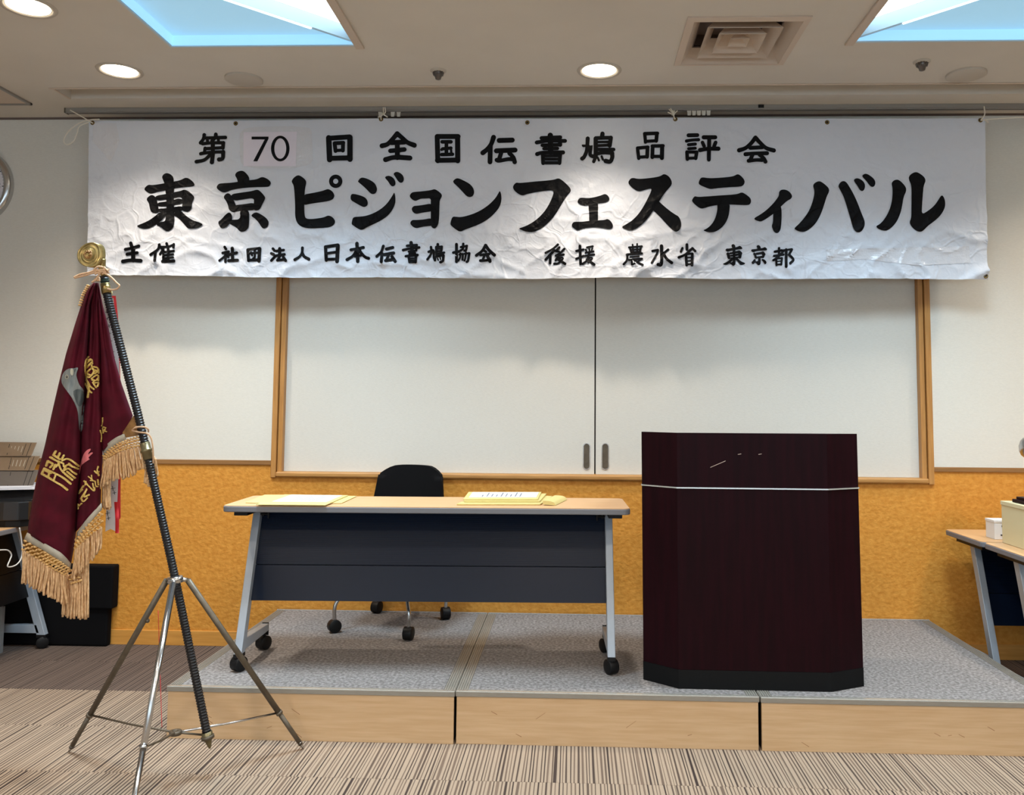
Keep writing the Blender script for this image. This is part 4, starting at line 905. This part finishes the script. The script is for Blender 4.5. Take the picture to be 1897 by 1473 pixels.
for quad, ys, mt, bars in (([(-60, 846), (57, 845), (67, 821), (-60, 819)], (4.86, 4.86, 4.93, 4.93), 'tray', 5), ([(-60, 872), (62, 872), (73, 846), (-60, 844)], (4.80, 4.80, 4.87, 4.87), 'tray', 5), ([(-60, 906), (58, 905), (71, 872), (-60, 870)], (4.70, 4.70, 4.81, 4.81), 'trayg', 0)):
    o, q = slab(quad, ys, .010, 'paper_tray', mt)
    for u, v0, v1, m_ in ((.93, .0, 1., 'dark'), (.86, .1, .95, 'dark'), (.62, .1, .9, 'dark'))+tuple((.66+.055*k, .3, .75, 'hem') for k in range(bars-1)):
        A_ = q[0].lerp(q[1], u); B_ = q[3].lerp(q[2], u); e = Vector((.0016, -.0012, 0)); f_ = Vector((-.0016, -.0012, 0))
        c = MB(); c.add([A_.lerp(B_, v0)+e, A_.lerp(B_, v1)+e, A_.lerp(B_, v1)+f_, A_.lerp(B_, v0)+f_], [(0, 1, 2, 3)]); link(c, 'tray_slot', m_, o)
t = thing('carrying_case', (-2.82, 4.99, 0), 'black flat case standing against the mustard wall at left', 'case')
c = MB(); c.box((-3.62, 5.0, 0), (-2.690, 5.052, .455)); link(c, 'case_body', 'fabricblack', t, .012)  # real case at right, run on leftwards as the dark under the table
c = MB(); c.box((-2.955, 4.982, .215), (-2.660, 5.055, .462)); link(c, 'case_flap', 'fabricblack', t, .010)
c = MB(); c.box((-3.50, 4.84, 0), (-3.205, 4.86, .255)); link(c, 'grey_board', 'greysheet', label='grey board standing under the left table at the edge', cat='board')
def onx(x, y, X=-2.952): d = ray(x, y); return (x, y, X/d.x*d.y)
strings([[onx(q_[0], q_[1]) for q_ in [(-20, 1021, 4.7), (4, 1019, 4.7), (15, 1020, 4.7), (21, 1028, 4.7), (18, 1038, 4.7), (14, 1049, 4.7), (22, 1050, 4.7), (33, 1044, 4.7), (40, 1032, 4.7), (41, 1015, 4.7), (38, 990, 4.72), (36, 978, 4.74)]]], 'power_cable', 'white cable hanging in a loop under the printer table', r=.0035, mt='cable', cat='cable')
# ================================================================== RIGHT CORNER
t = thing('storage_box', (2.37, 4.27, .7365), 'large cream cardboard box on the right table', 'box')
c = MB(); c.box((2.150, 4.05, .7365), (2.58, 4.485, .925)); link(c, 'box_body', 'creambox', t, .002)
c = MB(); c.box((2.147, 4.047, .925), (2.583, 4.488, .945)); link(c, 'lid', 'creambox', t, .002)
t = thing('carton', (2.26, 4.62, .7365), 'small white printed carton behind the cream box', 'carton')
c = MB(); c.box((2.160, 4.585, .7365), (2.36, 4.68, .832)); link(c, 'carton_body', 'whitebox', t, .001)
c = MB(); c.box((2.158, 4.583, .822), (2.362, 4.682, .834)); link(c, 'flap', 'whitebox', t, .001)
for a, b in (((2.196, 4.584, .80), (2.24, 4.5845, .808)), ((2.19, 4.584, .756), (2.24, 4.5845, .762)), ((2.20, 4.584, .766), (2.23, 4.5845, .77))):
    c = MB(); c.box(a, b); link(c, 'printed_mark', 'ink', t)
t = thing('trophy', (2.238, 4.36, .946), 'chrome trophy on a dark base at the right edge', 'trophy')
c = MB(); c.box((2.172, 4.30, .946), (2.305, 4.42, .962)); c.box((2.185, 4.315, .962), (2.292, 4.405, .975)); link(c, 'base', 'podium', t, .003)
c = MB(); c.lathe((2.238, 4.36, .975), (0, 0, 1), [(0, .03), (.01, .03), (.03, .010), (.12, .008), (.17, .012), (.19, .022), (.205, .040), (.225, .049), (.25, .050), (.275, .042), (.29, .03), (.295, .01)], 28); link(c, 'cup', 'steel', t)
# ================================================================== TRIPOD
def pj(p):
    q = Vector(p)-CAM; w_ = q.dot(fw); return PX+F*q.dot(rt)/w_, PY-F*q.dot(up)/w_
AP = oy(325, 1074, 3.33)
feet = [oz(128, 1392, .004), oz(562, 1386, .004), oz(223, 1622, .004)]
t = thing('flag_stand', (AP.x, AP.y, 0), 'metal tripod stand holding the tilted flag pole', 'stand')
HUB = oy(325, 1357, 3.27)
c = MB(); c.lathe(AP+Vector((0, 0, -.012)), (-.1, 0, 1), [(0, .018), (0, .028), (.012, .030), (.024, .028), (.024, .018), (0, .018)], 24)
for f_ in feet:
    d = Vector((f_.x-AP.x, f_.y-AP.y, 0)).normalized(); c.cyl(AP+d*.02, AP+d*.045+Vector((0, 0, -.006)), .008, n=8)
link(c, 'apex_collar', 'steel', t)
c = MB(); c.lathe(HUB+Vector((0, 0, -.008)), (0, 0, 1), [(0, .010), (0, .022), (.014, .022), (.014, .010), (0, .010)], 18); link(c, 'spreader_hub', 'tubesteel', t)
for k, f_ in enumerate(feet):
    d = Vector((f_.x-AP.x, f_.y-AP.y, 0)).normalized(); A0 = AP+d*.045+Vector((0, 0, -.006))
    mt_ = 'steel' if k == 2 else 'tubesteel'
    mid = A0.lerp(f_, .62 if k == 2 else .78)
    c = MB(); c.cyl(A0, mid, .0115, n=14); c.cyl(mid, f_+(A0-f_).normalized()*.02, .0095, n=14); c.cyl(mid+(A0-mid).normalized()*.006, mid-(A0-mid).normalized()*.006, .014, n=14)
    lg = link(c, 'leg', mt_, t)
    c = MB(); u_ = (A0-f_).normalized(); c.cyl(f_+u_*.03, f_, .0098, .004, n=10); link(c, 'foot_tip', 'steel', lg)
    c = MB(); c.tube([mid, mid.lerp(HUB, .5)+Vector((0, 0, -.004)), HUB], .0042, 8); link(c, 'spreader', 'steel' if k == 1 else 'tubesteel', t)
    if k == 0:
        h = A0.lerp(f_, .22); c = MB(); c.ball(h+Vector((.012, 0, -.006)), .009, 8); link(c, 'hook', 'tubesteel', lg)
        strings([[(293, 1131, 3.38), (296, 1230, 3.35), (300, 1347, 3.28)]], 'red_string', None, r=.0012, mt='ribbonred', parent=t)
# ================================================================== FLAG POLE
YP = 3.335
pp = bez([oy(193, 512, YP+.02), oy(199, 548, YP+.02), oy(220, 630, YP+.01), oy(239.5, 705, YP+.008), oy(261, 790, YP+.005), oy(294, 935, YP), oy(325, 1074, YP), oy(357, 1230, YP), oy(384, 1362, YP)], 60)
t = thing('flag_pole', (pp[-1].x, pp[-1].y, .1), 'long black ribbed lacquer flag pole leaning in the tripod', 'flag pole')
L_ = [0]
for a, b in zip(pp, pp[1:]): L_.append(L_[-1]+(b-a).length)
tot = L_[-1]; ns = int(tot/.0035); qs = []; j = 0
for i in range(ns+1):
    s_ = tot*i/ns
    while j < len(L_)-2 and L_[j+1] < s_: j += 1
    qs.append(pp[j].lerp(pp[j+1], (s_-L_[j])/max(1e-9, L_[j+1]-L_[j])))
c = MB(); c.tube(qs, lambda k: .0150+.0018*(1 if int(round(k*ns)) % 3 == 0 else -.4), 14, smooth=False); link(c, 'shaft', 'poleblack', t, recalc=False)
def on_pole(y_):
    return min(pp, key=lambda p: abs(pj(p)[1]-y_))
A_, B_ = on_pole(820), on_pole(851); ax = (B_-A_).normalized(); ln = (B_-A_).length
c = MB(); c.lathe(A_, ax, [(0, .015), (.003, .0185), (ln*.40, .0185), (ln*.42, .0225), (ln*.55, .0225), (ln*.58, .0185), (ln-.003, .0185), (ln, .015)], 24); link(c, 'middle_collar', 'collar', t)
A_, B_ = on_pole(528), on_pole(543); A_ = A_+(A_-B_)*.2
c = MB(); c.lathe(A_, (B_-A_), [(0, .012), (0, .017), ((B_-A_).length, .0185), ((B_-A_).length, .014)], 24); link(c, 'top_collar', 'brass', t)
A_, B_ = on_pole(518), on_pole(527); c = MB()
for k in range(4): c.lathe(A_.lerp(B_, k/3), (B_-A_), [(-.003, .012), (0, .0165+.002*(k % 2)), (.003, .012)], 16)
link(c, 'green_tie', 'green', t)
A_ = pp[-1]; ax = (pp[-1]-pp[-8]).normalized()
c = MB(); c.lathe(A_, ax, [(-.012, .017), (-.012, .020), (.016, .020), (.018, .014), (.045, .006), (.052, .001)], 20); link(c, 'brass_tip', 'collar', t)
c = MB(); c.tube([HUB, A_+Vector((-.01, 0, 0))], .004, 8); c.lathe(A_+ax*.002, ax, [(0, .0205), (0, .024), (.012, .024), (.012, .0205)], 20); link(c, 'cup_link', 'tubesteel', bpy.data.objects['flag_stand'])
# medallion finial
fp = to_px((110, 430, 8.6625), [295,380,310,300,380,220,480,170,560,165,620,200,650,270,655,370,640,440,590,510,530,555,460,560,400,545,340,500,305,440])
fc_ = to_px((110, 430, 8.6625), [475, 365])[0]
def mplane(x, y): return oy(x, y, 3.30+(x-165)*.0011)
fpc = chaikin(fp); P3 = [mplane(x, y) for x, y in fpc]
ex = Vector((.012, .026, -.001)); cen = mplane(*fc_)
def ringpts(k, fwd): return [cen.lerp(p, k)-ex*fwd for p in P3]
c = MB(); n = len(P3)
R_ = [ringpts(.93, .0), ringpts(1, .12), ringpts(1.0, -.85), ringpts(.9, -1.0), ringpts(.0, -1.0)]
rows_ = [r+[r[0]] for r in R_]; c.grid(rows_); 
c.grid([[*r, r[0]] for r in (ringpts(.93, 0), ringpts(.90, -.10), ringpts(.66, -.02), ringpts(.62, .10), ringpts(.58, -.02), ringpts(.50, .02), ringpts(.47, .18), ringpts(.40, .18), ringpts(.0, .14))])
fin = link(c, 'medallion_finial', 'brass', t, recalc=True)
c = MB()
for k in range(16):
    a = 2*PI*k/16; p = cen.lerp(P3[int(k*n/16) % n], .30)-ex*.16; c.ball(p, .005, 6)
for k in range(5): c.ball(cen-ex*.2+Vector((.012*math.cos(k*1.256), 0, .012*math.sin(k*1.256)))*.9, .0055, 6)
link(c, 'emblem_relief', 'goldcloth', fin)
nk = [oy(188, 480, 3.345), oy(189, 495, 3.35), pp[0]]
c = MB(); c.tube(bez(nk, 6), lambda k: .016-.004*k, 14); link(c, 'finial_neck', 'brass', t)
# ================================================================== FLAG
t = thing('pennant_flag', (oy(150, 1000, 3.36).x, 3.36, .9), 'maroon velvet flag with gold fringe hanging folded from the pole', 'flag')
def lin(T, y):
    if y <= T[0][0]: return T[0][1]
    for (a, b), (c_, d_) in zip(T, T[1:]):
        if y <= c_: return b+(d_-b)*(y-a)/(c_-a)
    return T[-1][1]
AL = [(524, 173), (540, 159), (568, 150), (599, 140), (655, 123), (712, 109), (768, 96), (824, 84), (870, 72), (929, 60), (965, 54), (989, 51), (1040, 45)]
AR = [(524, 177), (565, 166), (620, 164), (700, 158), (740, 157), (800, 150), (870, 149), (930, 144), (975, 142), (1013, 137), (1045, 131)]
BL_ = [(524, 176), (565, 163), (620, 160), (700, 153), (740, 153), (800, 146), (870, 145), (930, 141), (975, 139), (990, 139)]
BR_ = [(524, 181), (565, 183), (627, 185), (677, 186), (721, 188), (783, 189), (846, 190), (900, 187), (940, 186), (990, 186)]
CL_ = [(524, 179), (565, 180), (627, 181), (721, 184), (783, 186), (846, 188), (870, 188)]
CR_ = [(524, 182), (565, 190), (605, 200), (665, 212), (712, 225), (771, 246), (800, 250), (860, 250)]
def vpanel(TL, TR, bot, y0, dep, ple, nv=70, nu=26, ytop=524, edge=.045):
    rows_ = []
    for i in range(nv+1):
        row = []
        for j in range(nu+1):
            u = j/nu; v = i/nv; yb = bot(u); y = ytop+(yb-ytop)*v
            xl, xr = lin(TL, y), lin(TR, y); x = xl+(xr-xl)*u
            d = y0-dep*(.25+.75*v)*math.sin(PI*min(1, max(0, u)))**.6+edge*(.3+.7*v)*(abs(2*u-1)**5)
            d += ple*(1-v)*math.sin(u*PI*4+.5)*(.4+v)+.006*v*math.sin(u*9+v*3)+.003*math.sin(v*17+u*6)
            row.append(oy(x, y, d))
        rows_.append(row)
    return rows_
pA = vpanel(AL, AR, lambda u: 989+(1046-989)*(u**1.1), 3.335, .040, .016)
pB = vpanel(BL_, BR_, lambda u: 987-(987-934)*u, 3.365, .034, .012, edge=.02)
pC = vpanel(CL_, CR_, lambda u: lin([(0, 838), (.25, 822), (.5, 811), (.66, 803), (.8, 792), (1, 770)], u), 3.375, .028, .010, edge=.0)
c = MB()
for p in (pA, pB, pC): c.grid(p)
cloth = link(c, 'cloth', 'maroon', t, recalc=False)
sd = cloth.modifiers.new('solid', 'SOLIDIFY'); sd.thickness = .0025; sd.offset = 0
bf = BVHTree.FromPolygons([Vector(p) for p in c.v], [list(f) for f in c.f])
def fprint(polys, name, mt, off, Y=3.34, cell=.006, label=None, parent=None):
    return flat_print(polys, lambda x, y: oy(x, y, Y), name, mt, parent or t, cell, off*1.0+.003, bf, None, label=label)
# gold characters
G3, G2 = (60, 800, 8.6625), (100, 630, 8.6625)
def gold(g, st, lb=None):
    pp_ = []
    for q in st:
        q = list(map(float, q.split())); pp_.append(stroke_poly(q[0]/g[2]*.9, to_px(g, q[1:])))
    o = fprint(pp_, 'gold_character', 'gold', .003)
    s_ = o.modifiers.new('raise', 'SOLIDIFY'); s_.thickness = .0035; s_.offset = 0
gold(G3, ["34 195 590 155 675", "34 195 590 300 640 420 695 520 755 615 835", "34 155 675 260 735 380 810 470 860 560 930", "30 275 660 255 725", "30 370 700 345 775", "30 215 625 300 665",
          "34 375 315 340 375", "34 440 345 410 400", "34 505 380 470 440", "32 290 410 380 460 480 500", "32 350 380 440 440", "32 250 470 225 545", "34 255 475 330 520 290 570", "34 370 530 340 600", "34 410 470 450 590 510 660 640 770", "32 430 500 380 560",
          "30 480 460 560 435 640 470 740 550", "28 500 510 510 560 570 530 650 560 730 595", "28 590 510 640 560", "30 510 620 580 590 640 640 700 680", "30 560 640 680 740", "28 540 560 510 600"])
gold(G2, ["22 550 270 510 340 500 480 520 620 560 760 540 920", "26 590 310 530 370 500 420", "26 600 360 520 450", "24 600 400 620 470", "22 540 320 600 310 620 380", "24 610 440 530 530 600 560 640 480 600 450", "26 510 560 560 600 620 550 660 500", "24 640 430 700 450 715 530", "22 640 470 690 500 660 540", "26 520 640 580 740 640 790", "26 505 700 560 800 600 845", "24 600 620 700 560 710 650", "24 610 640 670 650 700 620", "24 640 640 640 690 710 680 700 740", "24 620 680 680 760"])
gold(G3, ["22 830 790 880 840", "22 860 800 850 850", "24 860 830 985 945 1000 900", "20 900 720 950 760", "20 950 700 960 770 1010 800", "18 930 780 1000 790", "20 970 830 985 900", "18 1010 800 1020 870 1050 880", "20 1050 770 1060 850", "22 760 960 820 870", "20 750 990 800 930", "24 790 1060 870 930", "26 870 920 830 1040 910 1010", "22 780 1070 820 1120 880 1060", "20 740 1200 790 1150", "16 735 1160 735 1240", "22 1000 630 1040 670", "22 1055 560 1040 620 1065 700", "20 1020 660 1065 640"])
gold((180, 760, 6.138), ["8 62 85 60 130 50 180", "12 70 190 95 200", "12 65 260 90 215", "10 70 225 105 245", "8 60 200 70 260", "8 35 230 50 290 45 360"])
# pigeon
fprint([chaikin(to_px(G2, [115,620,140,540,190,480,260,450,330,455,375,435,390,455,370,500,355,560,380,650,410,730,490,810,488,1000,475,1200,465,1400,440,1480,410,1470,395,1300,385,1150,350,1050,290,930,210,820,150,740,120,680]))], 'pigeon_patch', 'pigeon', .002, label='grey embroidered pigeon')
fprint([chaikin(to_px(G2, [300,830,350,790,420,790,485,830,484,960,450,1040,400,1080,350,990]), 1)], 'wing_patch', 'pigeondark', .0034)
fprint([chaikin(to_px(G2, [262,460,300,455,318,490,310,560,285,572,262,540]))], 'cere_patch', 'pigeonlight', .0036)
ey = to_px(G2, [205, 592])[0]
for r_, m_, of in ((3.7, 'pigeonlight', .0036), (2.5, 'ink', .0046), (.8, 'paper', .0056)): fprint([[(ey[0]+r_*.85*math.cos(a*PI/8), ey[1]+r_*math.sin(a*PI/8)) for a in range(16)]], 'eye', m_, of)
fprint([[(x, y) for x, y in to_px(G2, [318,500,345,455,355,460,330,520])]], 'beak_line', 'pigeondark', .004)
fprint([chaikin(to_px(G3, [785,450,830,340,880,290,930,268,940,285,900,340,890,370,940,330,980,335,930,380,895,420,925,440,900,452,830,500,785,540,765,640,752,690,755,600,770,520]), 1)], 'pigeon_foot_patch', 'pink', .003, label='pink embroidered pigeon foot')
# hems
def band(top, bot, Y, name, mt, n=14):
    rows_ = []
    for T_, dy in ((top, -.004), (bot, -.006)):
        P = [oy(x, y, Yq-.004) for (x, y), Yq in zip(T_, Y)]; rows_.append(bez(P, 6) if len(P) > 2 else [P[0].lerp(P[1], k/n) for k in range(n+1)])
    c = MB(); c.grid(rows_); o = link(c, name, mt, t, recalc=False); s_ = o.modifiers.new('s', 'SOLIDIFY'); s_.thickness = .004; s_.offset = 0; return o
band([(51, 987), (90, 1011), (115, 1026), (131, 1044)], [(45, 1000), (85, 1022), (110, 1038), (130, 1055)], [3.345, 3.297, 3.30, 3.345], 'hem_band', 'hem')
band([(188, 932), (165, 957), (143, 986)], [(189, 944), (168, 967), (142, 1000)], [3.36, 3.33, 3.35], 'hem_band', 'hem')
band([(191, 832), (202, 820), (216, 810), (230, 804)], [(193, 846), (206, 831), (219, 821), (234, 814)], [3.375, 3.348, 3.345, 3.345], 'hem_band', 'hem')
c = MB(); c.extr([oy(247, 770, 3.345), oy(258, 787, 3.345), oy(261, 806, 3.345), oy(228, 812, 3.348), oy(227, 801, 3.348), oy(237, 786, 3.346)], (0, .004, 0)); link(c, 'corner_patch', 'goldcloth', t, .001)
# knotted heading and strands
def knots(top, bot, Y, rows_n, cols, name='knotted_heading', sz=.0082):
    c = MB()
    for r_ in range(rows_n):
        for k in range(cols):
            u = (k+.5*(r_ % 2)+.25)/cols; v = (r_+.5)/rows_n
            if u > 1: continue
            def at(T_):
                m_ = len(T_)-1; i = min(m_-1, int(u*m_)); f_ = u*m_-i; return [T_[i][q]+(T_[i+1][q]-T_[i][q])*f_ for q in (0, 1)]
            a, b = at(top), at(bot); m_ = len(Y)-1; i = min(m_-1, int(u*m_)); yy = Y[i]+(Y[i+1]-Y[i])*(u*m_-i)
            p = oy(a[0]+(b[0]-a[0])*v, a[1]+(b[1]-a[1])*v, yy-.004)
            d = Vector((.0075, -.002, .0045 if (r_ % 2) else -.002)); c.tube([p-d*1.0, p-Vector((0, .005, 0)), p+d*1.0], lambda q: sz*.55*(1.0-.35*abs(2*q-1)), 6)
    return link(c, name, 'knot', t, kind='stuff')
def fringe(tops, bots, Y, n, r=.0047, layers=2, name='fringe', wob=2.6, mt='fringe'):
    c = MB(); n = int(n*.8)
    for l in range(layers):
        for k in range(n):
            u = (k+.5+rnd(-.25, .25))/n
            def at(T_):
                m_ = len(T_)-1; i = min(m_-1, int(u*m_)); f_ = u*m_-i; return [T_[i][q]+(T_[i+1][q]-T_[i][q])*f_ for q in (0, 1)]
            a, b = at(tops), at(bots); m_ = len(Y)-1; i = min(m_-1, int(u*m_)); yy = Y[i]+(Y[i+1]-Y[i])*(u*m_-i)+.010*l-.004
            ln = rnd(-5, 2); pts = []; ph = rnd(0, 6); am = rnd(.3, 1)*wob; dr = rnd(-2, 2)
            for q in range(6):
                f_ = q/5; pts.append(oy(a[0]+(b[0]-a[0])*f_+math.sin(ph+f_*4)*am*f_+dr*f_, a[1]+(b[1]+ln-a[1])*f_, yy+.004*math.sin(ph*2+f_*5)))
            c.tube(bez(pts, 3), lambda q: r*(1-.15*q), 6)
    return link(c, name, mt, t, kind='stuff')
kA = ([(46, 999), (85, 1022), (110, 1037), (130, 1052)], [(41, 1019), (76, 1040), (100, 1056), (122, 1068)], [3.345, 3.297, 3.30, 3.335])
knots(*kA, 5, 13); fringe(kA[1], [(40, 1078), (70, 1095), (97, 1110), (123, 1124)], kA[2], 26)
kB = ([(141, 1000), (165, 970), (189, 944)], [(139, 1019), (160, 998), (190, 975)], [3.35, 3.33, 3.36])
knots(*kB, 5, 10); fringe(kB[1], [(134, 1076), (160, 1050), (190, 1016)], kB[2], 17)
fringe([(120, 1060), (135, 1070), (150, 1050), (164, 1040)], [(115, 1143), (131, 1146), (149, 1146), (164, 1146)], [3.37, 3.37, 3.375, 3.38], 20, layers=2, wob=1.5)
knots([(126, 1055), (150, 1048)], [(130, 1085), (150, 1080)], [3.362, 3.368], 4, 4)
kC = ([(192, 845), (205, 830), (222, 819), (240, 812), (260, 806)], [(194, 852), (206, 846), (222, 838), (240, 832), (262, 828)], [3.37, 3.35, 3.345, 3.345, 3.345])
knots(*kC, 4, 14); fringe(kC[1], [(186, 905), (202, 893), (224, 888), (246, 882), (270, 868)], kC[2], 24, layers=2)
fringe([(192, 885), (204, 880)], [(190, 944), (203, 944)], [3.39, 3.39], 8, layers=2)
fringe([(271, 850), (281, 858)], [(266, 898), (279, 902)], [3.37, 3.37], 6, layers=1); fringe([(284, 845), (288, 850)], [(288, 884), (293, 885)], [3.36, 3.36], 3, layers=1)
knots([(166, 527), (156, 545), (149, 568)], [(163, 530), (153, 547), (147, 570)], [3.35, 3.35, 3.35], 1, 10)
# cords
strings([[(137, 514), (150, 508), (165, 505), (178, 500), (186, 503)], [(138, 515), (155, 511), (172, 506), (184, 506)], [(192, 505), (205, 513), (216, 524), (221, 529), (217, 535), (208, 537), (199, 535)], [(193, 498), (184, 508), (178, 518), (170, 523)], [(193, 494), (194, 503), (190, 508)],
         [(174, 500), (182, 494), (193, 496), (200, 502)], [(175, 504), (184, 500), (195, 501)], [(176, 508), (186, 503), (197, 505)]], 'top_cord', None, r=.0038, Y=3.305, mt='cord', parent=t)
strings([[(245, 797, 3.335), (252, 792, 3.315), (266, 791, 3.305), (274, 795, 3.32), (275, 800, 3.335)], [(245, 798, 3.335), (258, 801, 3.31), (272, 803, 3.31), (280, 812, 3.315), (283, 828, 3.315), (284, 845, 3.32), (284, 858, 3.33)]], 'lower_cord', None, r=.0034, mt='cord', parent=t)
c = MB(); p = oy(199, 502, 3.315)
for k in range(60):
    d = Vector((rnd(-1, 1), rnd(-1, 1), rnd(-1, 1))).normalized(); c.tube([p, p+d*rnd(.008, .016)], .0009, 4)
link(c, 'frayed_knot', 'cord', t, kind='stuff')
c = MB(); c.extr([oy(x, y, 3.33) for x, y in to_px((110, 430, 8.6625), [455, 605, 560, 610, 640, 730, 640, 780, 560, 790, 520, 800, 570, 740, 600, 700])][2:], (0, .01, 0)); link(c, 'top_wrap', 'cord', t)
# award ribbons
def ribbon(path, wpx, Y, mt, name, label, end=0):
    rows_ = []
    P = bez([Vector((x, y, 0)) for x, y in path], 8)
    for i, p in enumerate(P):
        k = i/(len(P)-1); hw = wpx/2; Yk = Y+.006*math.sin(k*9); rows_.append([oy(p.x-hw, p.y, Yk), oy(p.x, p.y+(end if i == len(P)-1 else 0), Yk-.003), oy(p.x+hw, p.y, Yk)])
    c = MB(); c.grid(rows_); return rows_, c
t2 = thing('award_ribbon', (oy(205, 700, 3.42).x, 3.42, oy(205, 995, 3.42).z), 'white and red award ribbons hanging behind the maroon flag', 'ribbon')
rw, c = ribbon([(200, 552), (205, 600), (210, 660), (212, 720), (210, 860), (205, 985)], 20, 3.445, 'ribbonwhite', 'x', '', -5); link(c, 'white_ribbon', 'ribbonwhite', t2, recalc=False)
rw2, c = ribbon([(210, 548), (215, 600), (218, 680), (219, 760), (219, 880), (219, 960)], 9, 3.46, 'ribbonred', 'x', '', 5); link(c, 'red_ribbon', 'ribbonred', t2, recalc=False)
rw3, c = ribbon([(215, 930), (217, 960), (217, 988)], 7, 3.44, 'ribbonred', 'x', ''); link(c, 'red_ribbon', 'ribbonred', t2, recalc=False)
c = MB(); c.ball(oy(204, 543, 3.43), .010, 8, (1.0, .4, 1.1)); link(c, 'ribbon_knot', 'envelope', t2)
for x, y, s_ in ((198, 578, 1), (199, 590, 1), (202, 604, 1.2), (203, 618, 1), (205, 632, 1.2), (209, 652, 1), (211, 662, .8), (209, 905, 1.6), (212, 913, 1.2), (199, 951, 1.6), (201, 960, 1.2)):
    c = MB(); p = oy(x, y, 3.432); a = Vector((.010*s_, 0, .002*s_)); b = Vector((.002*s_, 0, -.010*s_))
    c.tube([p-a*.6, p+a*.6], .0012, 4); c.tube([p-b*.6, p+b*.6], .0012, 4); link(c, 'brush_mark', 'ink', t2)
